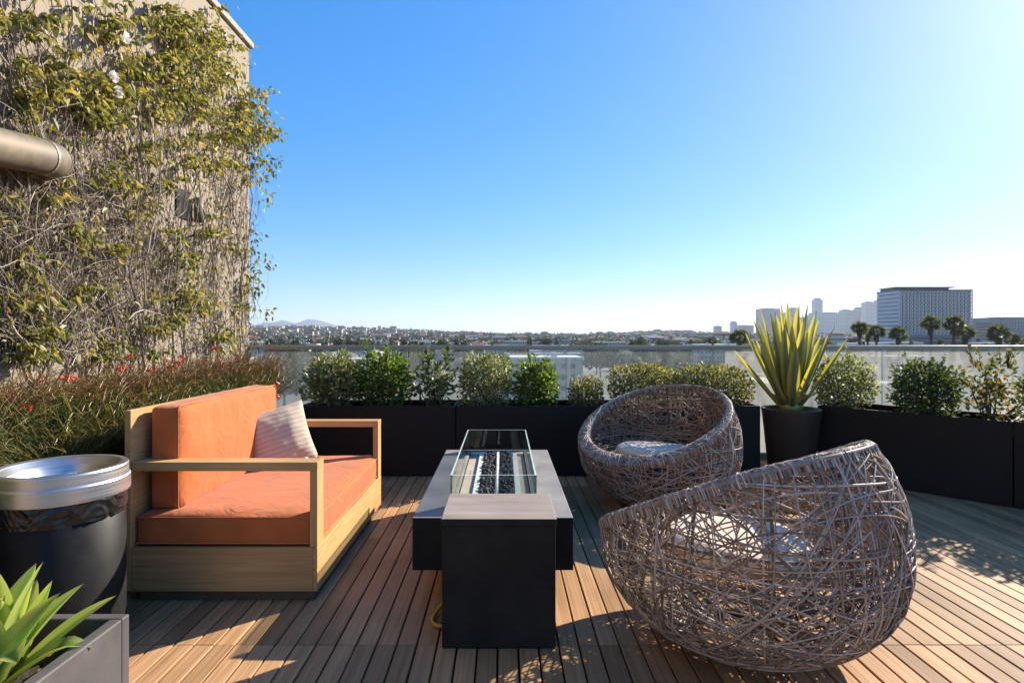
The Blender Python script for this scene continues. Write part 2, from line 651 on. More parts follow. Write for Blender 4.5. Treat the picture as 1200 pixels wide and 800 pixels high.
# duct with two elbows
Zd = 2.045 - GZ
px0 = WX + 6 + .17
path = []
ye = 3.16 - 1
for a in np.linspace(0, 1, 7)[:-1]:
    path.append((px0 - .2 + .2 * math.sin(a * math.pi / 2), 1.75 - 1 - .2 * math.cos(a * math.pi / 2) + .0, Zd))
for yy in np.linspace(1.78, 2.98, 5):
    path.append((px0, yy - 1, Zd))
for a in np.linspace(0, 1, 7)[1:]:
    path.append((px0 - .2 * (1 - math.cos(a * math.pi / 2)), 2.98 - 1 + .2 * math.sin(a * math.pi / 2), Zd))
path = np.array(path)
path[:, 2] += .02 + (path[:, 1] + 1 - 2.7) * .13 - .01
path[-1, 0] -= .06
path[0, 0] -= .06
mb = MB()
mb.tube(path, .088, 28)
duct = mb.build('duct', M['galv'], cb, smooth=True)
for i in (6, 10, 12, 14):
    c = path[i]
    t = nrm(path[min(i + 1, len(path) - 1)] - path[i - 1])
    mb = MB()
    mb.tube([c - t * .006, c + t * .006], .0915, 28)
    mb.build('duct_seam', M['rail'], duct)
mb = MB()
mb.box(WX + 6 - .01, WX + 6 + .012, 4.50 - 1, 4.68 - 1, 2.10 - GZ, 2.32 - GZ)
mb.build('vent_opening', M['dark'], cb)  # dark plate on the wall, painted as the shade inside the vent
mb = MB()
mb.tube([(WX + 6 + .05, 4.75 - 1, 2.10 - GZ), (WX + 6 + .05, 4.75 - 1, 2.29 - GZ)], .035, 14)
mb.tube([(WX + 6 + .05, 4.75 - 1, 2.27 - GZ), (WX + 6 - .02, 4.75 - 1, 2.27 - GZ)], .02, 10)
mb.build('drain_pipe', M['galv'], cb, smooth=True)

# ------------------------------------------------------------------ foliage generators
def leaf_cloud(mb, P, D, L, W, fold=.25, droop=.0, mat=0):
    """six-vertex folded leaves; P positions, D directions, L/W sizes"""
    n = len(P)
    D = nrm(D)
    r = rng.normal(size=(n, 3))
    Sd = nrm(np.cross(D, r))
    Nn = np.cross(Sd, D)
    L = np.broadcast_to(L, (n,))[:, None]
    W = np.broadcast_to(W, (n,))[:, None]
    b = P
    m1 = P + D * L * .35
    m2 = P + D * L * .72
    m2[:, 2] -= droop * L[:, 0] * .3
    t = P + D * L
    t[:, 2] -= droop * L[:, 0]
    V = np.stack([b, m1 + Sd * W * .5 + Nn * W * fold, m2 + Sd * W * .38 + Nn * W * fold * .7, t,
                  m2 - Sd * W * .38 + Nn * W * fold * .7, m1 - Sd * W * .5 + Nn * W * fold], 1).reshape(-1, 3)
    idx = np.arange(n)[:, None] * 6
    f = np.concatenate([idx + np.array([[0, 1, 2, 3]]), idx + np.array([[0, 3, 4, 5]])], 0)
    mb.add(V, f.tolist(), mat)


def shrub(name, label, cat, base, rx, ry, h, n, L, W, mat, box=2.0, stems=10, rz=0, group=None, fill=.36, lump=.17, lo=.02, sprigs=0):
    t = thing(name, base, label, cat, group, rz)
    d = nrm(rng.normal(size=(n, 3)))
    # superellipsoid radius
    q = (np.abs(d) ** box).sum(1) ** (-1 / box)
    rad = rng.random(n) ** fill
    ph = rng.random(6) * 6.28
    wob = 1 + lump * (np.sin(d[:, 0] * 5 + ph[0]) * np.cos(d[:, 2] * 4 + ph[1]) + .8 * np.sin(d[:, 1] * 9 + ph[2] + d[:, 0] * 6) + .6 * np.sin(d[:, 2] * 11 + ph[3] + d[:, 0] * 8))
    q = q * rad * wob
    P = np.stack([d[:, 0] * q * rx, d[:, 1] * q * ry, h * .5 + d[:, 2] * q * h * .5], 1)
    P[:, 2] = np.maximum(P[:, 2], lo + rng.random(n) * .02)
    D = nrm(d * np.array([1, 1, .6]) + np.array([0, 0, .45]) + rng.normal(size=(n, 3)) * .75)
    mb = MB()
    leaf_cloud(mb, P, D, L * (.7 + .6 * rng.random(n)), W * (.7 + .6 * rng.random(n)))
    sb = MB()
    for i in range(sprigs):
        a = rng.random() * 6.28
        b0 = np.array([math.cos(a) * rx * .5, math.sin(a) * ry * .5, h * .85])
        ln = h * (.22 + .2 * rng.random())
        tip = b0 + np.array([rng.normal() * .03, rng.normal() * .03, ln])
        sb.tube([b0, (b0 + tip) / 2 + rng.normal(size=3) * .005, tip], [.0025, .002, .001], 4)
        kk = 12
        s = rng.random(kk)[:, None]
        leaf_cloud(mb, b0 + (tip - b0) * s, rng.normal(size=(kk, 3)) * .8 + np.array([0, 0, .6]), L, W)
    mb.build('foliage', mat, t)
    for i in range(stems):
        j = rng.integers(n)
        p1 = P[j] * np.array([.85, .85, .9])
        p0 = np.array([p1[0] * .15, p1[1] * .2, -.03])
        mid = (p0 + p1) / 2 + rng.normal(size=3) * .015
        sb.tube([p0, mid, p1], [.006, .0045, .002], 5)
    if stems or sprigs:
        sb.build('stem', M['stem'], t)
    return t


# ------------------------------------------------------------------ climbing vine
def wall_pt(u, v):
    y = 2.474 * F / (590 - u)
    return y, 1.2 + (393 - v) / F * y


vine = thing('climbing_vine', (WX + .02, 3.6, .4), 'sprawling half bare climbing vine covering the beige building wall', 'vine')
VO = np.array([WX + .02, 3.6, .4])
twb = MB()
n_tw = 0
for i in range(1700):
    u = rng.uniform(-25, 296)
    v = 40 + 400 * rng.beta(2.2, 1.2)
    if 40 < u < 135 and v < 60:
        continue
    if u > 245 and v < 110:
        if rng.random() < .85:
            continue
    if v > 300 and u > 60 and rng.random() < .25:
        continue
    if 188 < u < 236 and 205 < v < 285:
        continue
    y, z = wall_pt(u, v)
    ln = rng.uniform(.25, .95)
    st = 9
    ang = rng.normal(math.pi / 2, .55)
    if rng.random() < .15:
        ang = rng.uniform(0, 6.28)
    off = abs(rng.normal(.03, .05)) + .008
    pts = []
    cur = rng.normal(0, .10)
    for s in range(st):
        pts.append((off, y, z))
        ang += rng.normal(cur, .20)
        y += math.cos(ang) * ln / st
        z += math.sin(ang) * ln / st
        off = max(.006, off + rng.normal(0, .014))
        y = min(y, WY + .06)
    pts = np.array(pts) + np.array([WX, 0, 0]) - VO
    pts = pts[pts[:, 2] < WT - .5]
    if len(pts) > 3:
        r0 = rng.choice([.0014, .002, .0028, .0045], p=[.4, .35, .18, .07])
        twb.tube(pts, np.linspace(r0, r0 * .5, len(pts)), 4, cap=False)
# main trunks rising from the planter
for i in range(16):
    y = rng.uniform(2.3, 5.6)
    z = .55
    off = .03
    ang = math.pi / 2 + rng.normal(0, .2)
    pts = []
    for s in range(26):
        pts.append((WX + off, y, z))
        ang = math.pi / 2 + (ang - math.pi / 2) * .85 + rng.normal(0, .22)
        y = min(y + math.cos(ang) * .12, WY - .05)
        z += math.sin(ang) * .115
        off = min(max(.012, off + rng.normal(0, .012)), .12)
    pts = np.array(pts) - VO
    twb.tube(pts, np.linspace(.009, .003, len(pts)), 6)
# leaf clusters: (u, v, radius u, radius v, count)
CL = [(20, 15, 30, 18, 170), (10, 60, 22, 40, 150), (60, 75, 30, 25, 150), (30, 110, 45, 22, 300), (85, 105, 35, 20, 260), (110, 30, 14, 20, 190),
      (100, 5, 30, 10, 90), (145, 18, 12, 10, 60), (95, 130, 35, 20, 330), (180, 15, 16, 14, 140), (215, 15, 30, 18, 420), (205, 50, 36, 18, 480), (160, 70, 34, 18, 360), (225, 75, 36, 22, 520),
      (190, 100, 36, 20, 430), (245, 95, 24, 24, 330), (150, 120, 36, 22, 300), (215, 125, 32, 20, 380), (275, 130, 22, 26, 480), (290, 150, 20, 24, 420), (265, 160, 22, 20, 330),
      (300, 145, 14, 20, 150), (240, 50, 15, 20, 160), (258, 52, 12, 9, 70), (225, 165, 30, 18, 240), (165, 160, 25, 22, 180), (285, 190, 16, 28, 260), (250, 195, 24, 16, 170),
      (120, 205, 16, 20, 130), (190, 205, 25, 14, 150), (80, 262, 24, 28, 190), (140, 240, 18, 20, 120), (120, 285, 14, 18, 110), (200, 265, 22, 18, 170), (245, 255, 20, 20, 150),
      (195, 305, 22, 30, 260), (225, 345, 26, 20, 240), (180, 350, 20, 20, 170), (260, 290, 20, 24, 140), (205, 385, 26, 18, 210), (160, 385, 20, 20, 150), (270, 370, 18, 22, 150),
      (10, 350, 18, 40, 260), (15, 395, 26, 28, 260), (55, 390, 26, 20, 160), (100, 400, 25, 20, 170), (70, 335, 18, 18, 90), (240, 395, 28, 14, 160), (298, 230, 9, 40, 80), (297, 330, 8, 40, 60),
      (306, 365, 12, 6, 22), (308, 160, 10, 20, 60), (20, 200, 30, 20, 60), (40, 20, 18, 14, 50), (5, 300, 10, 20, 40)]
P = []
for (u, v, ru, rv, c) in CL:
    c = int(c * (.7 if v < 230 else .5))
    nsub = max(3, c // 22)
    for s in range(nsub):
        su, sv = u + rng.normal() * ru * .62, v + rng.normal() * rv * .62
        kk = c // nsub
        for q in range(kk):
            y, z = wall_pt(min(su + rng.normal() * ru * .11, 309), sv + rng.normal() * rv * .16)
            P.append((WX + .02 + abs(rng.normal(.07, .06)), y, z))
for i in range(700):
    u, v = rng.uniform(-20, 290), 130 + 290 * rng.random()
    y, z = wall_pt(u, v)
    P.append((WX + .01 + abs(rng.normal(.03, .05)), y, z))
P = np.array(P)
P = P[P[:, 2] < WT + .15]
P = P[~((P[:, 1] > 4.44) & (P[:, 1] < 4.82) & (P[:, 2] > 2.06) & (P[:, 2] < 2.36))]
D = rng.normal(size=(len(P), 3)) * .6 + np.array([.45, -.1, -.55])
lb = MB()
leaf_cloud(lb, P - VO, D, .034 + .030 * rng.random(len(P)), .018 + .012 * rng.random(len(P)), .22, .12)
# dry leaves
P2 = []
for i in range(2600):
    u, v = rng.uniform(-20, 294), 90 + 330 * rng.beta(1.8, 1.3)
    y, z = wall_pt(u, v)
    P2.append((WX + .012 + abs(rng.normal(.02, .035)), y, z))
P2 = np.array(P2)
P2 = P2[~((P2[:, 1] > 4.46) & (P2[:, 1] < 4.8) & (P2[:, 2] > 2.07) & (P2[:, 2] < 2.35))]
db = MB()
leaf_cloud(db, P2 - VO, rng.normal(size=(len(P2), 3)) * .6 + np.array([.2, 0, -.8]), .022 + .03 * rng.random(len(P2)), .010 + .012 * rng.random(len(P2)), .4, .1)
twb.build('stem', M['twig'], vine)
lb.build('foliage', M['vine_leaf'], vine)
db.build('dry_foliage', M['dry_leaf'], vine)
for (u, v) in ((107, 44), (92, 90), (98, 108), (316, 110)):
    y, z = wall_pt(min(u, 300), v)
    if u > 300:
        y += .04
    fb = MB()
    c = np.array([[WX + (.2 if u < 300 else .08), y, z]]) - VO
    a = np.linspace(0, 6.28, 7)[:-1]
    leaf_cloud(fb, np.repeat(c, 6, 0), np.stack([.5 + 0 * a, np.cos(a), np.sin(a)], 1), .04, .04)
    fb.build('flower', M['petal'], vine)

# ------------------------------------------------------------------ planters
def planter_box(name, label, x0, y0, w, dp, h, mat, rz=0, group=None, soil=.06, lip=.022, cat='planter'):
    t = thing(name, (x0, y0, 0), label, cat, group, rz)
    mb = MB()
    g = .006
    mb.box(0, w, 0, lip, g, h)
    mb.box(0, w, dp - lip, dp, g, h)
    mb.box(0, lip, lip, dp - lip, g, h)
    mb.box(w - lip, w, lip, dp - lip, g, h)
    mb.box(lip, w - lip, lip, dp - lip, g, g + .03)
    mb.build('box', mat, t, bevel=.004)
    sb = MB()
    nx, ny = 40, 14
    gx, gy = np.meshgrid(np.linspace(lip, w - lip, nx), np.linspace(lip, dp - lip, ny))
    gz = h - soil + rng.normal(0, .006, gx.shape)
    sb.grid(np.stack([gx, gy, gz], -1))
    sb.build('soil', M['soil'], t, smooth=True)
    return t


GP = 'black planter boxes along the terrace edge'
planter_box('planter', 'black planter box behind the sofa under the leafy shrubs', -1.745, 5.09, 1.335, .5, .6, M['black_box'], group=GP)
planter_box('planter', 'long black planter box behind the fire table and far woven chair', -.402, 5.09, 2.592, .5, .6, M['black_box'], group=GP)
ang = math.atan2(4.16 - 5.12, 3.55 - 2.69)
ux, uy = math.cos(ang), math.sin(ang)
planter_box('planter', 'angled black planter box to the right of the brown pot', 2.69, 5.12, 1.285, .5, .6, M['black_box'], rz=ang, group=GP)
planter_box('planter', 'black planter box cut off by the right photo edge', 2.69 + ux * 1.292, 5.12 + uy * 1.292, 1.6, .5, .6, M['black_box'], rz=ang, group=GP)
planter_box('planter', 'black planter box along the beige wall holding the red flowered hedge', -2.44, 1.6, .48, 3.4, .6, M['black_box'], group=GP)

# firecracker hedge along the wall
fh = thing('firecracker_hedge', (-2.1, 3.2, .56), 'wispy brownish green hedge dotted with red tubular flowers', 'hedge')
HO = np.array([-2.1, 3.2, .56])
wb, tipb = MB(), MB()
for i in range(8500):
    y = rng.uniform(1.55, 5.0)
    xx = rng.uniform(-2.38, -1.98)
    h = rng.uniform(.22, .50) * (1 - .15 * abs(xx + 2.15) / .3) * (1.0 if rng.random() < .8 else 1.12)
    a = rng.normal(0, 1.1)
    lean = rng.uniform(.1, .42)
    dx, dy = math.cos(a) * lean * .8 + .05, math.sin(a) * lean
    s = np.linspace(0, 1, 5)
    drop = rng.uniform(.0, .42) ** 1.4
    px = xx + dx * s ** 1.4
    py = y + dy * s ** 1.4
    pz = .55 + h * (s * (1 + drop) - drop * 1.6 * s ** 2.4)
    px = np.clip(px, WX + .03, -1.96 + .15 * sstep(2.5, 2.75, y) + .13 * sstep(4.1, 4.4, y) - .04 * rng.random())
    p = np.stack([px, py, pz], 1)
    wb.tube(p - HO, np.linspace(.0022, .0010, 5), 3, cap=False)
    # needle-like side shoots
    for q in range(8):
        b0 = p[rng.integers(1, 5)]
        tip = b0 + np.array([rng.normal() * .03 - (.03 if b0[0] > -1.86 else 0), rng.normal() * .04, rng.uniform(-.04, .06)])
        (tipb if b0[2] > .86 + .1 * rng.random() and rng.random() < .62 else wb).tube(np.array([b0, (b0 + tip) / 2 + (0, 0, .008), tip]) - HO, [.0012, .0011, .0006], 3, cap=False)
nf = 46
flo = []
for i in range(nf):
    y = rng.uniform(2.0, 5.0)
    xx = rng.uniform(-2.3, -1.84 if y < 4.2 else -1.68)
    z = 1.04 - max(0, (xx + 2.1)) * .75 + rng.normal(0, .04)
    fb = MB()
    for q in range(rng.integers(3, 6)):
        c = np.array([xx, y, z])
        d = np.array([rng.normal() * .6 + .3, rng.normal() * .6, -.5])
        d /= np.linalg.norm(d)
        fb.tube([c - HO, c + d * .022 - HO, c + d * .034 - HO], [.003, .005, .0068], 5)
    flo.append(fb)
wb.build('foliage', M['wisp'], fh)
tipb.build('rusty_tips', leaf_mat('rusty_stem_tip', [(0, (.20, .09, .035)), (.6, (.33, .13, .06)), (1, (.42, .20, .10))], .35, .03), fh)
for fb in flo:
    fb.build('flower_cluster', M['red_petal'], fh)

# shrubs in the planters
BY = 5.34
SG = 'shrubs in the black planter boxes'


def row_shrub(u0, u1, vtop, d, vbot=475, **kw):
    cx = PX((u0 + u1) / 2, d)
    w = (u1 - u0) / F * d
    zt = PZ(vtop, d)
    return cx, w / 2, zt - .55


cx, r, h = row_shrub(358, 424, 415, BY)
shrub('shrub', 'grey green loose shrub with pale leaf edges, nearest the red flowered hedge', 'shrub', (cx, BY, .55), r, .22, h, 2100, .05, .022, M['leaf_varieg'], 2.2, 12, group=SG, fill=.45, lump=.16)
cx, r, h = row_shrub(414, 482, 414, BY)
shrub('shrub', 'fresh green dense shrub right of the pale edged loose shrub', 'shrub', (cx, BY + .02, .55), r, .23, h, 2600, .042, .021, M['leaf_green'], 2.3, 12, group=SG, fill=.4, lump=.13, sprigs=5)
cx, r, h = row_shrub(482, 538, 420, BY)
shrub('shrub', 'leggy open shrub with long dark leaves at the planter joint', 'shrub', (cx, BY, .55), r, .2, h, 330, .075, .024, M['leaf_dark'], 2.2, 14, group=SG, fill=.55, lump=.2, sprigs=6)
cx, r, h = row_shrub(541, 599, 416, BY)
shrub('shrub', 'boxy clipped shrub with cream edged leaves behind the fire table', 'shrub', (cx, BY, .55), r * .97, .2, h, 2700, .038, .017, M['leaf_varieg'], 4.5, 8, group=SG, fill=.36, lump=.05)
cx, r, h = row_shrub(601, 653, 424, BY)
shrub('shrub', 'round bright green shrub with a tall sprig on top', 'shrub', (cx, BY, .55), r, .2, h, 1900, .04, .021, M['leaf_green'], 2.3, 8, group=SG, fill=.4, lump=.12, sprigs=4)
cx, r, h = row_shrub(667, 706, 442, BY)
shrub('shrub', 'smallest yellowish round shrub alone in front of bare glass', 'shrub', (cx, BY, .55), r, .15, h, 1300, .03, .015, M['leaf_hedge'], 3.0, 6, group=SG, fill=.38, lump=.05)
cx, r, h = row_shrub(716, 794, 428, BY)
shrub('shrub', 'boxy clipped hedge block behind the far woven chair, left of its twin', 'shrub', (cx, BY, .55), r, .2, h, 3300, .034, .016, M['leaf_hedge'], 5, 8, group=SG, fill=.33, lump=.04)
cx, r, h = row_shrub(787, 878, 428, BY)
shrub('shrub', 'wide clipped hedge block at the planter end beside the brown pot', 'shrub', (cx, BY, .55), r, .2, h, 3700, .034, .016, M['leaf_hedge'], 3.6, 8, group=SG, fill=.33, lump=.06)


def on_right(s, q=.25):
    return 2.69 + ux * s - uy * q, 5.12 + uy * s + ux * q


x_, y_ = on_right(.12)
shrub('shrub', 'ball shaped grey green shrub right of the spiky potted plant', 'shrub', (x_, y_, .55), .24, .22, PZ(419, y_) - .55, 2600, .036, .018, M['leaf_varieg'], 2.6, 10, group=SG, fill=.36, lump=.08, sprigs=2)
x_, y_ = on_right(.72)
shrub('shrub', 'round dark green shrub in the middle of the angled planter', 'shrub', (x_, y_, .55), .225, .21, PZ(424, y_) - .55, 2600, .036, .02, M['leaf_dark'], 2.5, 10, group=SG, fill=.36, lump=.1, sprigs=3)
x_, y_ = on_right(1.13)
shrub('shrub', 'thin see through shrub with some orange leaves near the right edge', 'shrub', (x_, y_, .55), .22, .18, PZ(420, y_) - .55, 480, .042, .022, M['leaf_autumn'], 2.3, 22, group=SG, fill=.6, lump=.18, sprigs=7)
x_, y_ = on_right(1.48)
shrub('shrub', 'olive dense shrub cut off by the right photo edge', 'shrub', (x_, y_, .55), .2, .2, PZ(432, y_) - .55, 2000, .036, .02, M['leaf_varieg'], 2.5, 8, group=SG, fill=.38, lump=.1)
# planter trailing end of the right planter beyond the frame has one more
x_, y_ = on_right(2.1)
# ------------------------------------------------------------------ brown pot and variegated spiky plant
POT = (2.455, 5.1, 0)
pt = tag(MB().lathe([(.0, .008), (.165, .008), (.178, .02), (.232, .555), (.238, .575), (.236, .582), (.216, .582), (.212, .575), (.205, .53), (.0, .53)], 56).build('plant_pot', M['brown_pot'], smooth=True),
         'tapered dark brown round pot holding the yellow spiky plant', 'pot')
pt.location = POT
sb = MB().lathe([(.0, .545), (.1, .548), (.2, .54)], 40)
sb.build('soil', M['soil'], pt, smooth=True)


def blade_mat(name, edge, mid, tip, trans=.4, spec=.1, dark_band=True):
    m, N, L, P = new_mat(name)
    N.remove(P)
    out = N["Material Output"]
    uv = N.new("ShaderNodeUVMap")
    sp = N.new("ShaderNodeSeparateXYZ")
    L.new(uv.outputs[0], sp.inputs[0])
    a = N.new("ShaderNodeMath")
    a.operation = 'SUBTRACT'
    a.inputs[1].default_value = .5
    L.new(sp.outputs[0], a.inputs[0])
    b = N.new("ShaderNodeMath")
    b.operation = 'ABSOLUTE'
    L.new(a.outputs[0], b.inputs[0])
    tc = N.new("ShaderNodeTexCoord")
    nz = N.new("ShaderNodeTexNoise")
    nz.inputs["Scale"].default_value = 22
    nz.inputs["Detail"].default_value = 4
    mp = N.new("ShaderNodeMapping")
    mp.inputs["Scale"].default_value = (1, 1, .12)
    L.new(tc.outputs["Object"], mp.inputs[0])
    L.new(mp.outputs[0], nz.inputs[0])
    c = N.new("ShaderNodeMath")
    c.operation = 'MULTIPLY_ADD'
    c.inputs[1].default_value = .22
    L.new(nz.outputs["Fac"], c.inputs[0])
    L.new(b.outputs[0], c.inputs[2])
    rp = ramp(N, [(.24, mid), (.34, tuple((p + q) / 2 for p, q in zip(mid, edge))), (.43, edge)])
    L.new(c.outputs[0], rp.inputs[0])
    tp = ramp(N, [(.955, (0, 0, 0)), (.985, (1, 1, 1))])
    L.new(sp.outputs[1], tp.inputs[0])
    mx = N.new("ShaderNodeMixRGB")
    L.new(tp.outputs[0], mx.inputs[0])
    L.new(rp.outputs[0], mx.inputs[1])
    mx.inputs[2].default_value = (*tip, 1)
    d = N.new("ShaderNodeBsdfDiffuse")
    t = N.new("ShaderNodeBsdfTranslucent")
    hs = N.new("ShaderNodeHueSaturation")
    hs.inputs["Saturation"].default_value = 1.15
    hs.inputs["Value"].default_value = 1.6
    L.new(mx.outputs[0], hs.inputs["Color"])
    L.new(mx.outputs[0], d.inputs[0])
    L.new(hs.outputs[0], t.inputs[0])
    ms = N.new("ShaderNodeMixShader")
    ms.inputs[0].default_value = trans
    L.new(d.outputs[0], ms.inputs[1])
    L.new(t.outputs[0], ms.inputs[2])
    g = N.new("ShaderNodeBsdfGlossy")
    g.inputs["Roughness"].default_value = .35
    m2 = N.new("ShaderNodeMixShader")
    m2.inputs[0].default_value = spec
    L.new(ms.outputs[0], m2.inputs[1])
    L.new(g.outputs[0], m2.inputs[2])
    L.new(m2.outputs[0], out.inputs[0])
    return m


M['spiky'] = blade_mat('variegated_blade', (.46, .40, .09), (.17, .19, .09), (.05, .03, .02), .4)
M['agave'] = blade_mat('agave_blade', (.40, .45, .12), (.16, .27, .055), (.25, .17, .07), .4, .08)


def blade(mb, base, az, tilt0, tilt1, L, W, n=12, cup=.25, w0=.5, twist=0, kink=None, peak=.45):
    """sword leaf: starts at tilt0 from vertical, bends to tilt1"""
    s = np.linspace(0, 1, n)
    tl = tilt0 + (tilt1 - tilt0) * s ** 1.3
    if kink is not None:
        tl = tl + kink[1] * sstep(kink[0] - .08, kink[0] + .08, s)
    ds = L / (n - 1)
    hx = np.concatenate([[0], np.cumsum(np.sin(tl[:-1]) * ds)])
    hz = np.concatenate([[0], np.cumsum(np.cos(tl[:-1]) * ds)])
    w = W * np.where(s < peak, w0 + (1 - w0) * np.sin(s / peak * math.pi / 2), np.cos(np.clip((s - peak) / (1 - peak), 0, 1) * math.pi / 2) ** .85)
    w = np.maximum(w, .0015)
    ca, sa = math.cos(az), math.sin(az)
    rows, uvs = [], []
    for i in range(n):
        c = np.array(base) + np.array([ca * hx[i], sa * hx[i], hz[i]])
        nv = np.array([-ca * math.cos(tl[i]), -sa * math.cos(tl[i]), math.sin(tl[i])])  # upper side normal
        a2 = twist * s[i]
        side = np.array([-sa, ca, 0]) * math.cos(a2) + nv * math.sin(a2)
        row, ur = [], []
        for q in (-1, -.5, 0, .5, 1):
            row.append(c + side * w[i] * .5 * q + nv * w[i] * cup * q * q)
            ur.append(((q + 1) / 2, s[i]))
        rows.append(row)
        uvs.append(ur)
    mb.grid(rows, uv=uvs)


sp = thing('spiky_plant', (POT[0], POT[1], .545), 'tall yellow striped spiky plant in the brown pot', 'plant')
mb = MB()
ga = 2.39996
for i in range(31):
    f = i / 30
    az = i * ga + rng.normal(0, .1)
    tilt = .04 + .56 * f + rng.normal(0, .05)
    L = .84 - .20 * f ** 2 + rng.normal(0, .035)
    W = .085 + .03 * rng.random()
    rb = .03 + .05 * f
    blade(mb, (math.cos(az) * rb, math.sin(az) * rb, .10 - .08 * f), az, tilt + .05, tilt * .85, L, W, 12, .28, .55, rng.normal(0, .3))
# short old leaves round the base
for i in range(14):
    az = i * .449 + rng.normal(0, .1)
    blade(mb, (math.cos(az) * .06, math.sin(az) * .06, .02), az, .5, 1.0, .15 + .05 * rng.random(), .09, 7, .25, .9)
mb.build('leaves', M['spiky'], sp, smooth=True)
MB().lathe([(.0, .0), (.085, .0), (.095, .05), (.07, .12), (.03, .18), (0, .2)], 20).build('core', M['spiky'], sp, smooth=True)

# ------------------------------------------------------------------ glass railing
RY = 5.83
gr = thing('glass_railing', (0, RY, 0), 'dusty glass balustrade with a flat bronze metal top rail', 'railing')
xr0, pw, npane = -2.472, 1.5425, 8
mb = MB()
mb.box(xr0 + .004, xr0 + pw * npane, -.035, .035, 1.062, 1.103)
mb.build('rail', M['rail'], gr, bevel=.004)
mb = MB()
mb.box(xr0 + .004, xr0 + pw * npane, -.03, .03, -.02, .06)
mb.build('base_channel', M['rail'], gr, bevel=.003)
for i in range(npane):
    mb = MB()
    a, b = xr0 + pw * i + .006, xr0 + pw * (i + 1) - .006
    mb.box(a, b, -.006, .006, .061, 1.061)
    o = mb.build('glass_pane', [M['pane_dusty' if i > 2 else 'pane_clean'], M['glass_edge']], gr)
    for p in o.data.polygons:
        if abs(p.normal.y) < .5:
            p.material_index = 1

# ------------------------------------------------------------------ sofa
SX0, SX1, SY0, SY1 = -1.682, -.84, 2.695, 4.10
sofa = thing('sofa', ((SX0 + SX1) / 2, (SY0 + SY1) / 2, 0), 'low teak framed outdoor sofa with orange cushions', 'sofa')
so = np.array([(SX0 + SX1) / 2, (SY0 + SY1) / 2, 0])


def sbox(mb, x0, x1, y0, y1, z0, z1):
    mb.box(x0 - so[0], x1 - so[0], y0 - so[1], y1 - so[1], z0, z1)


mb = MB()
sbox(mb, SX0 + .03, SX1 - .018, SY0 + .018, SY1 - .018, .002, .045)
mb.build('plinth', M['plinth'], sofa)
mb = MB()
sbox(mb, SX0 + .002, SX1 - .022, SY0, SY0 + .022, .046, .243)
mb.build('side_panel', M['teak_x'], sofa, bevel=.002)
mb = MB()
sbox(mb, SX0 + .002, SX1 - .022, SY1 - .022, SY1, .046, .243)
mb.build('side_panel', M['teak_x'], sofa, bevel=.002)
mb = MB()
sbox(mb, SX1 - .0215, SX1, SY0, SY1, .046, .143)
sbox(mb, SX1 - .0215, SX1, SY0, SY1, .146, .243)
mb.build('front_panel', M['teak_y'], sofa, bevel=.002)
mb = MB()
sbox(mb, SX0 + .03, SX1 - .022, SY0 + .022, SY1 - .022, .20, .24)
mb.build('seat_deck', M['teak_x'], sofa)
mb = MB()
sbox(mb, SX0 - .028, SX0, SY0, SY1, .046, .862)
mb.build('back_panel', M['teak_y'], sofa, bevel=.003)
for y0 in (SY0 + .001, SY1 - .098):
    mb = MB()
    sbox(mb, SX0 + .002, SX1, y0, y0 + .097, .588, .628)
    arm = mb.build('armrest', M['teak_x'], sofa, bevel=.002)
    mb = MB()
    sbox(mb, SX1 - .034, SX1 - .0005, y0 + .0005, y0 + .0965, .2445, .587)
    mb.build('arm_post', M['teak_z'], arm, bevel=.002)


def soft_box(sx, sy, sz, n=(18, 18, 6), puff=.012, rnd=.03, wr=.003, seed=0):
    """cushion-like rounded box, centred"""
    import bmesh
    bm = bmesh.new()
    bmesh.ops.create_cube(bm, size=2)
    bmesh.ops.subdivide_edges(bm, edges=bm.edges[:], cuts=22, use_grid_fill=True)
    h = np.array([sx, sy, sz]) / 2
    for v in bm.verts:
        p = np.array(v.co)
        q = p * h
        inner = np.clip(q, -(h - rnd), h - rnd)
        d = q - inner
        l = np.linalg.norm(d)
        if l > 1e-6:
            q = inner + d / l * rnd
        # puff
        for ax in range(3):
            o = [i for i in range(3) if i != ax]
            if abs(p[ax]) > .99:
                amp = puff * (1.5 if ax == int(np.argmin(h)) else .5)
                q[ax] += math.copysign(amp * (1 - p[o[0]] ** 2) ** .6 * (1 - p[o[1]] ** 2) ** .6, p[ax])
        nz = mnoise.noise(Vector((q[0] * 7 + seed, q[1] * 7, q[2] * 7))) + .6 * mnoise.noise(Vector((q[0] * 4 + seed + 9, q[1] * 22, q[2] * 4)))
        q += nrm(p * (np.abs(p) > .99)) * nz * wr
        v.co = q
    V = [tuple(v.co) for v in bm.verts]
    f = [tuple(v.index for v in fc.verts) for fc in bm.faces]
    bm.free()
    mb = MB()
    mb.add(V, f)
    return mb


def piping(mb, sx, sy, z, r=.005, rnd=.03, axis=2):
    pts = []
    hx, hy = sx / 2 - rnd, sy / 2 - rnd
    for cx_, cy_, a0 in ((hx, hy, 0), (-hx, hy, 90), (-hx, -hy, 180), (hx, -hy, 270)):
        for a in np.linspace(a0, a0 + 90, 6):
            pts.append((cx_ + rnd * math.cos(R(a)), cy_ + rnd * math.sin(R(a)), z))
    pts = np.array(pts)
    if axis == 0:
        pts = pts[:, [2, 0, 1]]
    mb.tube(pts, r, 6, closed=True)


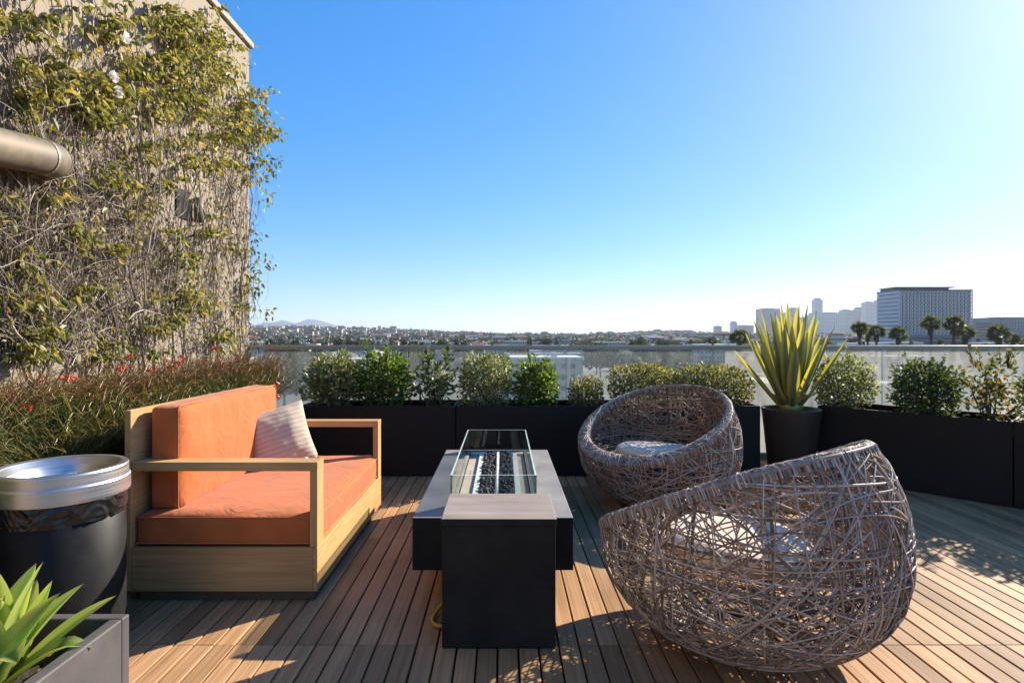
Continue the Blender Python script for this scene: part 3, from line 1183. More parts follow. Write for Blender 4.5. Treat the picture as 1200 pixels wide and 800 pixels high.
sw, sd, sh = (SX1 - .012) - (SX0 + .01), 1.37, .142
cu = soft_box(sw, sd, sh, puff=.011, rnd=.026, wr=.0065, seed=2).build('seat_cushion', M['orange'], sofa, smooth=True)
cu.location = ((SX0 + SX1) / 2 - so[0] - .001, (SY0 + SY1) / 2 - so[1], .2445 + sh / 2)
pb = MB()
piping(pb, sw + .004, sd + .004, sh / 2 - .012, .0035, .028)
piping(pb, sw + .004, sd + .004, -sh / 2 + .014, .0035, .028)
pb.build('piping', M['piping'], cu, smooth=True)
bw, bl, bh = .15, 1.19, .485
cu2 = soft_box(bw, bl, bh, puff=.016, rnd=.028, wr=.007, seed=5).build('back_cushion', M['orange'], sofa, smooth=True)
cu2.location = (SX0 + .03 + bw / 2 - so[0], 2.785 + bl / 2 - so[1], .385 + bh / 2)
pb = MB()
piping(pb, bl + .004, bh + .004, bw / 2 - .014, .0035, .03, axis=0)
pb.build('piping', M['piping'], cu2, smooth=True)

# pillow
pl = thing('throw_pillow', (-1.39, 3.70, .395), 'knitted beige square pillow leaning in the far sofa corner', 'pillow')
n = 34
s = np.linspace(-1, 1, n)
A, B = np.meshgrid(s, s)
th = .10 * (np.clip(1 - np.abs(A) ** 2.4, 0, 1) * np.clip(1 - np.abs(B) ** 2.4, 0, 1)) ** .55
pin = 1 - .07 * (np.cos(A * math.pi / 2) * (np.abs(B) ** 3)) 
pin2 = 1 - .07 * (np.cos(B * math.pi / 2) * (np.abs(A) ** 3))
hw = .20
XX, YY = A * hw * pin2, B * hw * pin
wob = np.array([[mnoise.noise(Vector((a * 3, b * 3, 1.7))) for a in s] for b in s]) * .008
front = np.stack([XX, YY, th + wob * (th > .01)], -1)
back = np.stack([XX, YY, -th], -1)[:, ::-1]
mb = MB()
mb.grid(front)
mb.grid(back)
cov = mb.build('cover', M['knit'], pl, smooth=True)
# local: x across, y up, z out -> stand it up leaning back, facing +x and -y
Mx = Matrix.Translation((0, 0, .165)) @ Matrix.Rotation(R(31), 4, 'Z') @ Matrix.Rotation(R(75), 4, 'X') @ Matrix.Rotation(R(13), 4, 'Z')
cov.matrix_local = Mx
mb = MB()
mb.box(-.03, .012, -.012, .012, -.001, .001)
tg = mb.build('label_tag', M['white'], cov)
tg.location = (.13, -.15, .038)
tg.rotation_euler = (R(10), R(28), R(35))

# ------------------------------------------------------------------ bin
BX, BYY = -1.706, 2.3
bn = thing('litter_bin', (BX, BYY, 0), 'round black litter bin with a brushed steel lid ring', 'bin')
MB().lathe([(0, .004), (.205, .004), (.214, .012), (.216, .06), (.216, .64), (.206, .645), (.2, .62), (.2, .05), (0, .05)], 64).build('body', M['bin'], bn, smooth=True)
MB().lathe([(.219, .594), (.229, .594), (.231, .598), (.231, .650), (.227, .656), (.2245, .658), (.2245, .694), (.221, .700), (.200, .701), (.192, .697), (.165, .672), (.150, .64), (.146, .60), (.149, .60), (.156, .64), (.17, .668), (.205, .688), (.2195, .69), (.2195, .60)], 144, closed=True).build('lid', M['steel'], bn)
mb = MB()
nb, na = 22, 260
rows = []
for i in range(nb):
    z = .605 - i / (nb - 1) * .088
    row = []
    for j in range(na):
        a = j / na * 2 * math.pi
        ca, sa = math.cos(a), math.sin(a)
        zs = z * 26 + 1.1 * math.sin(a * 4) + .5 * math.sin(a * 9 + 2)
        w = (1 - abs(mnoise.noise(Vector((ca * 3.2, sa * 3.2, zs)))) * 2.6) * .5 + mnoise.noise(Vector((ca * 7, sa * 7, zs * 2.2 + 5))) * .35
        rad = .2195 + .010 * w + (.003 if 2 < i < 18 else 0)
        row.append((ca * rad, sa * rad, z + .006 * mnoise.noise(Vector((ca * 3, sa * 3, 2)))))
    rows.append(row)
mb.grid(rows, wrap=True)
mb.build('liner_bag', M['bag'], bn, smooth=True)

# ------------------------------------------------------------------ grey planter with agave
PH = .5
planter_box('planter', 'grey square planter box in the near left corner holding the agave', -1.52, .72, .577, .787, PH, M['grey_box'], soil=.075, lip=.03, group=None)
ag = thing('agave', (-1.13, 1.30, PH - .11), 'fleshy light green agave rosette in the grey planter', 'plant')
mb = MB()
# (azimuth deg, tilt0, tilt1, length, width)
for i in range(20):
    f = i / 19
    az = i * ga + 1.1
    tilt = .12 + 1.0 * f + rng.normal(0, .06)
    L = .20 + .10 * math.sin(min(1, f * 1.3) * math.pi * .7) + rng.normal(0, .015)
    W = .062 + .018 * rng.random()
    kn = (.72, .5 + .5 * rng.random()) if (f > .6 and rng.random() < .6) else None
    blade(mb, (math.cos(az) * .02, math.sin(az) * .02, .06 * (1 - f) + .02), az, tilt * .75, tilt * 1.15, L * .82, W * 1.35, 14, .18, .55, rng.normal(0, .25), kn)
# the pointed leaf reaching right
blade(mb, (.02, .04, .03), R(25), .85, 1.0, .26, .075, 14, .25, .5)
blade(mb, (.02, .06, .03), R(60), .35, .35, .21, .075, 14, .2, .6)
mb.build('leaves', M['agave'], ag, smooth=True)
# second head nearer the camera
mb = MB()
for i in range(20):
    f = i / 19
    az = i * ga + .3
    tilt = .1 + 1.05 * f
    blade(mb, (math.cos(az) * .02 + .02, math.sin(az) * .02 - .2, .05 * (1 - f) + .02), az, tilt * .75, tilt * 1.2, .17 + .08 * f + rng.normal(0, .015), .058, 12, .22, .55, rng.normal(0, .25), (.75, .7) if i % 4 == 3 else None)
mb.build('offset_rosette', M['agave'], ag, smooth=True)
mb = MB()
kk = 26
P = np.stack([rng.uniform(.05, .22, kk), rng.uniform(-.2, .26, kk), np.full(kk, .022)], 1)
leaf_cloud(mb, P, rng.normal(size=(kk, 3)) * np.array([1, 1, .25]), .05, .024)
o = tag(mb.build('fallen_leaves', leaf_mat('fallen_leaf', [(0, (.22, .10, .04)), (1, (.36, .20, .09))], .2)), 'curled brown dead leaves on the soil of the grey planter', 'dead leaves', kind='stuff')
o.location = (-1.20, 1.20, PH - .072)

# ------------------------------------------------------------------ fire table
TX0, TX1, TY0, TY1, TH, TB = -.408, .313, 2.672, 4.26, .386, .150
ft = thing('fire_table', ((TX0 + TX1) / 2, (TY0 + TY1) / 2, 0), 'long low charcoal concrete fire table with an inset burner pan', 'fire table')
fo = ((TX0 + TX1) / 2, (TY0 + TY1) / 2)
ix0, ix1, iy0, iy1 = -.232, .140, 2.90, 4.20


def fbox(mb, x0, x1, y0, y1, z0, z1, mat=0):
    mb.box(x0 - fo[0], x1 - fo[0], y0 - fo[1], y1 - fo[1], z0, z1, mat)


mb = MB()
# frame-shaped slab round the pan opening
x0, x1, y0, y1 = TX0 - fo[0], TX1 - fo[0], TY0 - fo[1], TY1 - fo[1]
a0, a1, b0, b1 = ix0 - fo[0], ix1 - fo[0], iy0 - fo[1], iy1 - fo[1]
V = [(x0, y0), (x1, y0), (x1, y1), (x0, y1), (a0, b0), (a1, b0), (a1, b1), (a0, b1)]
VV = [(p[0], p[1], TB) for p in V] + [(p[0], p[1], TH) for p in V]
fs, ms = [], []
for i in range(4):
    j = (i + 1) % 4
    fs += [(8 + i, 8 + j, 12 + j, 12 + i), (j, i, 4 + i, 4 + j), (i, j, 8 + j, 8 + i), (4 + j, 4 + i, 12 + i, 12 + j)]
    ms += [1, 0, 0, 0]
mb.add(VV, fs)
mb.m = ms
mb.build('slab', [M['concrete_dark'], M['concrete_top']], ft, bevel=.004)
mb = MB()
fbox(mb, -.25, .155, 2.95, 4.05, .002, TB - .002)
mb.build('pedestal', M['concrete_dark'], ft, bevel=.004)
pan = MB()
fbox(pan, ix0 + .002, ix1 - .002, iy0 + .002, iy1 - .002, .340, .368)
po = pan.build('burner_pan', M['pan_floor'], ft)
mb = MB()
for (p, q) in ((-.162, -.132), (.118 - .058, .118 - .028)):
    fbox(mb, p - .0, q - .0, iy0 + .004, iy1 - .06, .3685, .384)
fbox(mb, ix0 + .004, ix1 - .004, iy1 - .058, iy1 - .004, .3685, .384)
mb.build('pan_edge', M['pan'], po, bevel=.002)
for yy in (3.60, 3.66):
    mb = MB()
    fbox(mb, -.205, -.199, yy, yy + .006, .3685, .371)
    mb.build('screw', M['dark'], po)
mb = MB()
mb.tube([(-.036 - fo[0], 2.95 - fo[1], .396), (-.036 - fo[0], 3.6 - fo[1], .398), (-.036 - fo[0], 4.08 - fo[1], .396)], .011, 10)
mb.build('burner_tube', M['pan'], po, smooth=True)
# lava rocks
import bmesh
bm = bmesh.new()
bmesh.ops.create_icosphere(bm, subdivisions=1, radius=1)
iv = np.array([tuple(v.co) for v in bm.verts])
iff = [tuple(v.index for v in f.verts) for f in bm.faces]
bm.free()
mb = MB()
for i in range(1500):
    c = np.array([rng.uniform(-.122, .051), rng.uniform(2.92, 4.12), .372 + rng.random() * .022])
    if abs(c[0] + .036) < .012:
        c[2] -= .012
    r = rng.uniform(.008, .0165)
    v = iv * r * (.75 + .5 * rng.random((len(iv), 1))) * (.7 + .6 * rng.random(3))
    th_ = rng.random() * 6.28
    rot = np.array([[math.cos(th_), -math.sin(th_), 0], [math.sin(th_), math.cos(th_), 0], [0, 0, 1]])
    mb.add(v @ rot.T + c, iff)
tag(mb.build('lava_rocks', M['rock']), 'black lava rocks filling the fire table burner', 'lava rocks', kind='stuff')

# glass wind guard
gg = thing('glass_wind_guard', (-.047, 3.54, TH), 'open topped clear glass wind guard standing on the fire table', 'wind guard')
gx0, gx1, gy0, gy1, gh, gt = -.254 + .047, .159 + .047, 2.86 - 3.54, 4.238 - 3.54, .146, .008


def gpane(x0, x1, y0, y1, thin):
    mb = MB()
    mb.box(x0, x1, y0, y1, .001, gh)
    o = mb.build('glass_pane', [M['glass'], M['glass_edge']], gg)
    for p in o.data.polygons:
        if abs(p.normal[thin]) < .5:
            p.material_index = 1


gpane(gx0, gx1, gy0, gy0 + gt, 1)
gpane(gx0, gx1, gy1 - gt, gy1, 1)
gpane(gx0, gx0 + gt, gy0 + gt + .001, gy1 - gt - .001, 0)
gpane(gx1 - gt, gx1, gy0 + gt + .001, gy1 - gt - .001, 0)

# gas tank cover block
tb = thing('tank_cover', (-.018, 2.47, 0), 'charcoal concrete block side table at the near end of the fire table', 'side table')
mb = MB()
mb.box(-.218, .218, -.182, .182, .003, .470)
mb.build('body', M['concrete_dark'], tb, bevel=.004)
mb = MB()
mb.box(-.2215, .2225, -.1855, .1845, .4705, .499)
M['block_top'] = basic('dusty_sunlit_brown_block_top', (.27, .215, .17), .62, .25, 4, stretch=(.6, 3, 1), bump=.12, bscale=120, c2=(.36, .29, .235), spec=.3)  # brown dust on the lid, lightened so the colour carries the sun
o = mb.build('lid', [M['concrete_dark'], M['block_top']], tb, bevel=.003)
for p in o.data.polygons:
    if p.normal.z > .5:
        p.material_index = 1
# yellow hose
mb = MB()
hp = []
for a in np.linspace(-70, 250, 26):
    hp.append((-.262 + .085 * math.cos(R(a)) * .8, 2.70 + .085 * math.sin(R(a)), .016 + .03 * max(0, math.cos(R(a)))))
hp = [(-.2, 2.5, .02)] + hp + [(-.2, 2.97, .05)]
hp = [(-.20, 2.70, .10), (-.235, 2.66, .06), (-.27, 2.60, .025), (-.292, 2.55, .014), (-.30, 2.50, .012), (-.285, 2.455, .012), (-.255, 2.44, .012), (-.225, 2.45, .018)]
hv = np.array(hp)
tt = np.linspace(0, len(hv) - 1, 40)
hv = np.stack([np.interp(tt, range(len(hv)), hv[:, i]) for i in range(3)], 1)
for _ in range(6):
    hv[1:-1] = (hv[:-2] + 2 * hv[1:-1] + hv[2:]) / 4
mb.tube(hv, .0085, 10)
tag(mb.build('gas_hose', M['hose'], smooth=True), 'yellow gas hose looping out beside the concrete block', 'hose')

# ------------------------------------------------------------------ woven chairs
ZC, RR_, HB, HT = .40, .558, .41, .575
TS, Z0 = .47, .63        # rim height falls towards the facing direction x and levels off at the back


def cut(x):
    return Z0 - TS * x - 0.4 * np.maximum(0, -(x + .2)) ** 2



def surf(d, inner=False):
    d = np.asarray(d)
    if inner:
        zc, rr, hb, ht = .47, .495, .15, .50
        e = 2.6
        q = ((np.abs(d[:, 0]) ** 2 + np.abs(d[:, 1]) ** 2) ** (e / 2) + np.abs(d[:, 2]) ** e) ** (-1 / e)
        d = d * q[:, None]
    else:
        zc, rr, hb, ht = ZC, RR_, HB, HT
        e = np.where(d[:, 2] > 0, 2.3, 2.15)
        q = ((np.abs(d[:, 0]) ** 2 + np.abs(d[:, 1]) ** 2) ** (e / 2) + np.abs(d[:, 2]) ** e) ** (-1 / e)
        d = d * q[:, None]
    z = np.where(d[:, 2] > 0, d[:, 2] * ht, d[:, 2] * hb) + zc
    return np.stack([d[:, 0] * rr, d[:, 1] * rr, z], 1)


def strands(mb, n, inner, rad, zmin, k=5, seed=1, kmax=.75, mat=0, jit=.004):
    g = np.random.default_rng(seed)
    for i in range(n):
        # random circle on the unit sphere
        q = g.random()
        az = g.random() * 6.28
        if q < .34:
            tl = g.normal(0, .13)                       # near vertical strands
        elif q < .88:
            tl = g.choice([-1, 1]) * g.normal(.72, .16)  # the two diagonal directions
        else:
            tl = g.normal(1.5, .1)                      # near level strands
        nv = np.array([math.cos(az) * math.cos(tl), math.sin(az) * math.cos(tl), math.sin(tl)])
        kk = g.uniform(-kmax, kmax)
        a = nrm(np.cross(nv, [.3, .5, .81]))
        b = np.cross(nv, a)
        rc = math.sqrt(1 - kk * kk)
        t = np.linspace(0, 2 * math.pi, 97) + g.random() * 6.28
        wv = .008 * np.sin(t * g.integers(2, 5) + g.random() * 6) 
        d = nrm(nv * (kk + wv)[:, None] + rc * (np.cos(t)[:, None] * a + np.sin(t)[:, None] * b))
        P = surf(d, inner)
        off = 1 + jit / .6 * np.sin(t * g.integers(3, 9) + g.random() * 6) + g.normal(0, jit * .5)
        c0 = np.array([0, 0, ZC if not inner else .47])
        P = c0 + (P - c0) * off[:, None]
        ok = (P[:, 2] < cut(P[:, 0]) - .005) & (P[:, 2] > zmin)
        if not ok.all():                    # start outside so that no strand is cut in two
            k0 = int(np.argmin(ok))
            P, ok = np.roll(P[:-1], -k0, 0), np.roll(ok[:-1], -k0)
        run = []
        for j in range(len(P)):
            if ok[j]:
                run.append(P[j])
            if (not ok[j] or j == len(P) - 1):
                if len(run) > 4:
                    mb.tube(np.array(run), rad * g.uniform(.75, 1.25), k, mat, cap=False)
                run = []


def rim_loop(inner=False, n=120, dz=0):
    pts = []
    for a in np.linspace(0, 2 * math.pi, n, endpoint=False):
        lo_, hi_ = -1.2, 1.45
        for _ in range(40):
            m = (lo_ + hi_) / 2
            d = np.array([[math.cos(a) * math.cos(m), math.sin(a) * math.cos(m), math.sin(m)]])
            p = surf(d, inner)[0]
            if p[2] < cut(p[0]):
                lo_ = m
            else:
                hi_ = m
        pts.append(p)
    return np.array(pts)


def make_chair(label):
    t = thing('woven_chair', (0, 0, 0), label, 'chair', 'woven rattan nest chairs')
    mb = MB()
    strands(mb, 190, False, .0027, .012, seed=11)
    strands(mb, 24, False, .0038, .012, seed=12, kmax=.5)
    mb.build('outer_weave', M['rattan'], t, smooth=True)
    mb = MB()
    strands(mb, 76, True, .0026, .30, seed=21, kmax=.9, jit=.004)
    mb.build('inner_weave', M['rattan_in'], t, smooth=True)
    # frame: rings and ribs between the shells
    mb = MB()
    for z in (.06, .16, .27, .38, .50, .62, .74):
        zz = (z - ZC) / (HT if z > ZC else HB)
        r = RR_ * math.sqrt(max(0, 1 - zz * zz)) - .012
        run = []
        for a in np.linspace(0, 2 * math.pi, 121):
            p = (r * math.cos(a), r * math.sin(a), z)
            if z < cut(p[0]) - .01:
                run.append(p)
            else:
                if len(run) > 3:
                    mb.tube(run, .0058, 6)
                run = []
        if len(run) > 3:
            mb.tube(run, .0058, 6)
    for a in np.linspace(0, 2 * math.pi, 14, endpoint=False):
        run = []
        for m in np.linspace(-1.15, 1.4, 50):
            d = np.array([[math.cos(a) * math.cos(m), math.sin(a) * math.cos(m), math.sin(m)]])
            p = surf(d)[0] * np.array([.982, .982, 1])
            if p[2] < cut(p[0]) - .01 and p[2] > .015:
                run.append(p)
        mb.tube(run, .0055, 6)
    for rr_, zz in ((.20, .009),):
        mb.tube([(rr_ * math.cos(a), rr_ * math.sin(a), zz) for a in np.linspace(0, 6.2832, 60, endpoint=False)], .0075, 7, closed=True)
    # seat support
    for yy in np.linspace(-.34, .34, 7):
        w = math.sqrt(max(0, .44 ** 2 - yy ** 2))
        mb.tube([(-w, yy, .305), (w, yy, .305)], .009, 6)
    mb.build('frame', M['rattan_rib'], t, smooth=True)
    # rim: two rods lashed together
    ro, ri = rim_loop(False), rim_loop(True)
    mb = MB()
    mid = (ro + ri) / 2
    mb.tube(ro, .0105, 8, closed=True)
    mb.tube(ri, .009, 8, closed=True)
    m2 = MB()
    g = np.random.default_rng(5)
    n = len(ro)
    for i in range(900):
        j = g.random() * n
        j2 = j + g.normal(0, 3.2)
        k0, k1 = int(j) % n, int(j2) % n
        a, b = ro[k0] + (ro[(k0 + 1) % n] - ro[k0]) * (j % 1), ri[k1] + (ri[(k1 + 1) % n] - ri[k1]) * (j2 % 1)
        outw = nrm(a - b)
        up = np.array([TS, 0, 1]) / math.hypot(TS, 1)
        rr2 = .0125
        pts = [a + outw * rr2 - up * .03, a + outw * rr2, a + up * rr2, (a + b) / 2 + up * (.013 + .006 * g.random()), b + up * rr2, b - outw * rr2, b - outw * rr2 - up * .03]
        m2.tube(pts, .0032 * g.uniform(.7, 1.25), 5, cap=False)
    rim = mb.build('rim', M['rattan'], t, smooth=True)
    m2.build('rim_lashing', M['rattan'], rim, smooth=True)
    return t


ch1 = make_chair('nearest woven rattan nest chair, seen from behind with its back to the camera')
ch1.location = (.955, 2.37, 0)
ch1.rotation_euler = (0, 0, math.atan2(.785, -.62))
ch2 = copy_tree(ch1)
ch2['label'] = 'farther woven rattan nest chair opening towards the camera with a pale cushion'
ch2.location = (1.105, 4.27, 0)
ch2.rotation_euler = (0, 0, math.atan2(-.66, -.75))


def seat_pad(chair, label):
    t = soft_box(.56, .56, .075, puff=.01, rnd=.03, wr=.003, seed=8)
    V = np.concatenate(t.v)
    # square to round
    x, y = V[:, 0] / .28, V[:, 1] / .28
    r = np.maximum(np.abs(x), np.abs(y))
    l = np.hypot(x, y) + 1e-9
    k = r / l
    V[:, 0] *= k
    V[:, 1] *= k
    V[:, :2] *= (1 - .03 * np.abs(V[:, 2:3]) / .04)
    t.v = [V]
    o = tag(t.build('seat_pad', M['pale_cushion'], smooth=True), label, 'cushion', 'pale round cushions in the woven chairs')
    a = chair.rotation_euler.z
    o.location = (chair.location.x + math.cos(a) * .02, chair.location.y + math.sin(a) * .02, .372)
    o.rotation_euler = (0, R(-3), a)
    return o


seat_pad(ch2, 'pale round seat cushion inside the farther woven chair')
seat_pad(ch1, 'pale round seat cushion glimpsed through the nearest woven chair')

# ------------------------------------------------------------------ city
def tower_mat(name, c, rough=.5):
    return basic(name, c, rough, .06, .05)


TM = {'grey': tower_mat('grey_tower_facade', (.17, .17, .18)), 'pale': tower_mat('pale_tower_facade', (.45, .43, .40)), 'blue': tower_mat('blue_glass_facade', (.08, .24, .46), .15),
      'tan': tower_mat('tan_tower_facade', (.40, .34, .28)), 'dark': tower_mat('dark_window_band', (.05, .055, .065), .2), 'roofg': basic('grey_flat_roof', (.24, .235, .22), .9, .15, .2)}
TGRP = 'downtown towers on the skyline'


def tower(label, u0, u1, v, Dd, mat, depth=.8, bands=0, cols=0, taper=0, crown=None, gap=.35, rz=0, name='skyscraper', cat='skyscraper', group=TGRP):
    w = (u1 - u0) / F * Dd
    cx = PX((u0 + u1) / 2, Dd)
    dp = w * depth
    zb = float(tz(cx, Dd)) - 1
    h = PZ(v, Dd) - zb
    t = thing(name, (cx, Dd + dp / 2, zb), label, cat, group, rz)
    mb = MB()
    core_in = .015 * w
    nb = bands or 12
    hw, hd = w / 2, dp / 2
    hb = h * (1 - taper)
    mb.box(-hw + core_in, hw - core_in, -hd + core_in, hd - core_in, 0, hb - .5)
    mb.build('windows', TM['dark'], t)
    mb = MB()
    fh_ = hb / nb
    for i in range(nb):
        z0 = i * fh_
        mb.box(-hw, hw, -hd, hd, z0 + fh_ * gap, z0 + fh_)
    for i in range(cols + 1 if cols else 0):
        x = -hw + i * w / cols
        q = w * .012
        mb.box(x - q, x + q, -hd - .4, hd + .4, 0, hb - .2)
    if taper:
        k = .55
        V = [(-hw, -hd, hb), (hw, -hd, hb), (hw, hd, hb), (-hw, hd, hb), (-hw * k, -hd * k, h), (hw * k, -hd * k, h), (hw * k, hd * k, h), (-hw * k, hd * k, h)]
        mb.add(V, [(0, 1, 5, 4), (1, 2, 6, 5), (2, 3, 7, 6), (3, 0, 4, 7), (4, 5, 6, 7)])
    else:
        mb.box(-hw * .6, hw * .5, -hd * .5, hd * .5, hb, hb + h * .025)
    mb.build('wall', TM[mat], t)
    if crown:
        MB().lathe([(0, 0), (hw * .86, 0), (hw * .84, h * crown), (0, h * crown)], 20, (0, 0, hb)).build('crown', TM['blue'], t)
    return t


tower('low grey tower left of the blue glass tower', 838, 846, 382, 4300, 'grey', bands=10)
tower('slender bright blue glass tower left of the spiky plant', 857, 864, 376, 4500, 'blue', bands=18, taper=.12, gap=.12)
tower('wide low grey block right of the blue glass tower', 866, 883, 381, 4200, 'grey', bands=9, cols=8)
tower('broad slab tower behind the left tips of the spiky plant', 893, 914, 361.5, 4000, 'grey', bands=24, cols=9)
tower('narrow pale tower left of the paired grey one', 921, 930, 366, 3900, 'pale', bands=20, cols=5)
tower('grey tower rising just behind the narrow pale tower', 926.5, 936, 361, 4250, 'grey', bands=24, cols=4)
tower('short grey tower between the paired towers and the crowned tower', 936, 947, 372, 3950, 'grey', bands=16, cols=5)
tower('low pale tower hugging the left foot of the crowned tower', 948.5, 956, 369, 4050, 'pale', bands=16)
tower('tallest slim round crowned tower with a blue top', 955, 964, 351, 4300, 'pale', bands=34, cols=6, crown=.045)
tower('broad pale slab right below the crowned tower', 960, 990, 366, 3850, 'pale', bands=18, cols=14)
tower('squat pale block stepping up right of the broad slab', 988, 999, 363, 3900, 'tan', bands=20, cols=5)
tower('grey tower with a sloped tapering top', 1004, 1016, 359.5, 4100, 'grey', bands=24, taper=.12)
tower('pale tower left of the big dark gridded office block', 1015, 1027, 354, 4000, 'pale', bands=26, cols=5)
tower('thin tower sliver touching the big gridded office block', 1027.5, 1036, 352, 4200, 'grey', bands=26)
RG = 'pale blocks at the right edge of the skyline'
tower('pale office block with vertical strips right of the gridded block', 1143, 1163, 377, 620, 'tan', depth=.6, bands=10, cols=10, name='office_block', cat='building', group=RG)
tower('wide tan block with stepped roof at the right photo edge', 1161, 1235, 372, 700, 'tan', depth=.4, bands=11, cols=22, name='office_block', cat='building', group=RG)
tower('blue glass dome topped tower peeping over the pale office block', 1147, 1156, 376, 2200, 'blue', taper=.2, bands=20, gap=.12, group=RG)
HG = 'larger buildings on the far hills'
tower('pink hillside block standing out above the far trees at left', 413, 428, 385, 2300, 'pink' if 'pink' in TM else 'tan', depth=.5, bands=4, cols=6, name='apartment_block', cat='building', group=HG)
tower('long grey block on the hill crest left of the skyline', 783, 806, 387, 2700, 'grey', depth=.4, bands=4, cols=8, name='apartment_block', cat='building', group=HG)
tower('small pale block on the hill crest behind the hedge blocks', 760, 770, 388.5, 2600, 'pale', depth=.5, bands=3, cols=4, name='apartment_block', cat='building', group=HG)

# big gridded office building
ob = thing('office_building', (362, 515, GZ), 'large dark office block with a white lattice facade behind the palms', 'building')
ow, od, oh = 61.0, 30.0, 39.6 - GZ
mb = MB()
mb.box(-ow / 2 + .5, ow / 2 - .5, -od / 2 + .5, od / 2 - .5, 0, oh - .8)
mb.build('glass_wall', TM['dark'], ob)
latm = basic('white_lattice', (.60, .51, .44), .6, .06, .1)
mb = MB()
rows, cols = 12, 20
z_lo = 16.0
for i in range(rows + 1):
    z = z_lo + (oh - 1.4 - z_lo) * i / rows
    mb.box(-ow / 2, ow / 2, -od / 2 - .1, -od / 2 + .45, z - .3, z + .3)
for j in range(cols + 1):
    x = -ow / 2 + ow * j / cols
    mb.box(x - .2, x + .2, -od / 2 - .35, -od / 2 + .4, z_lo, oh - 1)
    # slanted sun shades
for i in range(rows):
    za = z_lo + (oh - 1.4 - z_lo) * i / rows
    zb_ = z_lo + (oh - 1.4 - z_lo) * (i + 1) / rows
    for j in range(cols):
        xa = -ow / 2 + ow * j / cols
        xb = -ow / 2 + ow * (j + 1) / cols
        V = [(xa + .25, -od / 2 - .2, za + .4), (xa + 1.5, -od / 2 - .2, za + .4), (xb - .7, -od / 2 - .2, zb_ - .4), (xb - 1.9, -od / 2 - .2, zb_ - .4)]
        V += [(p[0], p[1] + .3, p[2]) for p in V]
        mb.add(V, [(0, 1, 2, 3), (0, 4, 5, 1), (1, 5, 6, 2), (2, 6, 7, 3), (3, 7, 4, 0)])
mb.build('lattice', latm, ob)
mb = MB()
for i in range(16):
    z = 2 + i * (oh - 4) / 15
    mb.box(-ow / 2 - .3, -ow / 2 + .45, -od / 2, od / 2, z - 1.3, z + 1.3)
mb.box(-ow / 2 - .35, -ow / 2 + .4, -od / 2 - .3, -od / 2 + .4, 0, oh)
mb.build('side_bands', basic('pale_spandrel', (.62, .60, .57), .6, .06, .1), ob)
mb = MB()
for i in range(5):
    z = 1.5 + i * 3.2
    mb.box(-ow / 2, ow / 2, -od / 2 - .1, -od / 2 + .45, z - .8, z + .8)
mb.build('podium_bands', TM['grey'], ob)
mb = MB()
mb.box(-ow / 2 - .6, ow / 2 + .3, -od / 2 - .6, od / 2 + .3, oh - .78, oh)
mb.build('roof_edge', TM['dark'], ob)
mb = MB()
mb.box(-ow / 2 + 1, 16, -8, 12, oh, oh + 2.0)
mb.box(-ow / 2, 20, -10, 13, oh + 2.001, oh + 2.7)
mb.build('penthouse', TM['grey'], ob)

# low-rise houses
WALLC = {'white': (.66, .64, .60), 'cream': (.55, .47, .36), 'grey': (.36, .36, .36), 'tan': (.40, .30, .21), 'pink': (.56, .36, .28), 'pale blue': (.36, .46, .54)}
ROOFC = {'grey': (.27, .26, .25), 'white': (.62, .61, .58), 'red tiled': (.27, .11, .065), 'brown': (.15, .11, .085)}
WM = {k: basic('stucco_' + k.replace(' ', '_'), c, .85, .08, .1) for k, c in WALLC.items()}
RM = {k: basic('roofing_' + k.replace(' ', '_'), c, .85, .15, .15) for k, c in ROOFC.items()}
winm = basic('dark_panes', (.04, .045, .05), .25, .2, .3)


def house_mesh(w, d, st, gable, seed):
    g = np.random.default_rng(seed)
    mb = MB()
    h = st * 3.0 + .6
    mb.box(-w / 2, w / 2, -d / 2, d / 2, -.5, h, 0)
    for s in range(st):
        z = s * 3 + 1
        for sx in np.arange(-w / 2 + 1.3, w / 2 - 1.2, 2.6):
            mb.box(sx - .6, sx + .6, -d / 2 - .06, -d / 2 + .3, z, z + 1.4, 2)
            mb.box(sx - .6, sx + .6, d / 2 - .3, d / 2 + .06, z, z + 1.4, 2)
        for sy in np.arange(-d / 2 + 1.5, d / 2 - 1.2, 3.0):
            mb.box(-w / 2 - .06, -w / 2 + .3, sy - .6, sy + .6, z, z + 1.4, 2)
            mb.box(w / 2 - .3, w / 2 + .06, sy - .6, sy + .6, z, z + 1.4, 2)
    if gable:
        o = .5
        rh = d * .24
        V = [(-w / 2 - o, -d / 2 - o, h), (w / 2 + o, -d / 2 - o, h), (w / 2 + o, d / 2 + o, h), (-w / 2 - o, d / 2 + o, h), (-w / 2 + d * .3, 0, h + rh), (w / 2 - d * .3, 0, h + rh)]
        mb.add(V, [(0, 1, 5, 4), (2, 3, 4, 5), (1, 2, 5), (3, 0, 4), (3, 2, 1, 0)], 1)
    else:
        mb.box(-w / 2 - .2, w / 2 + .2, -d / 2 - .2, d / 2 + .2, h, h + .5, 1)
        mb.box(-w / 2 + .2, w / 2 - .2, -d / 2 + .2, d / 2 - .2, h + .501, h + .55, 1)
        for q in range(g.integers(1, 4)):
            x, y = g.uniform(-w / 3, w / 3), g.uniform(-d / 3, d / 3)
            mb.box(x - .8, x + .8, y - .7, y + .7, h + .55, h + 1.6, 0)
    return mb


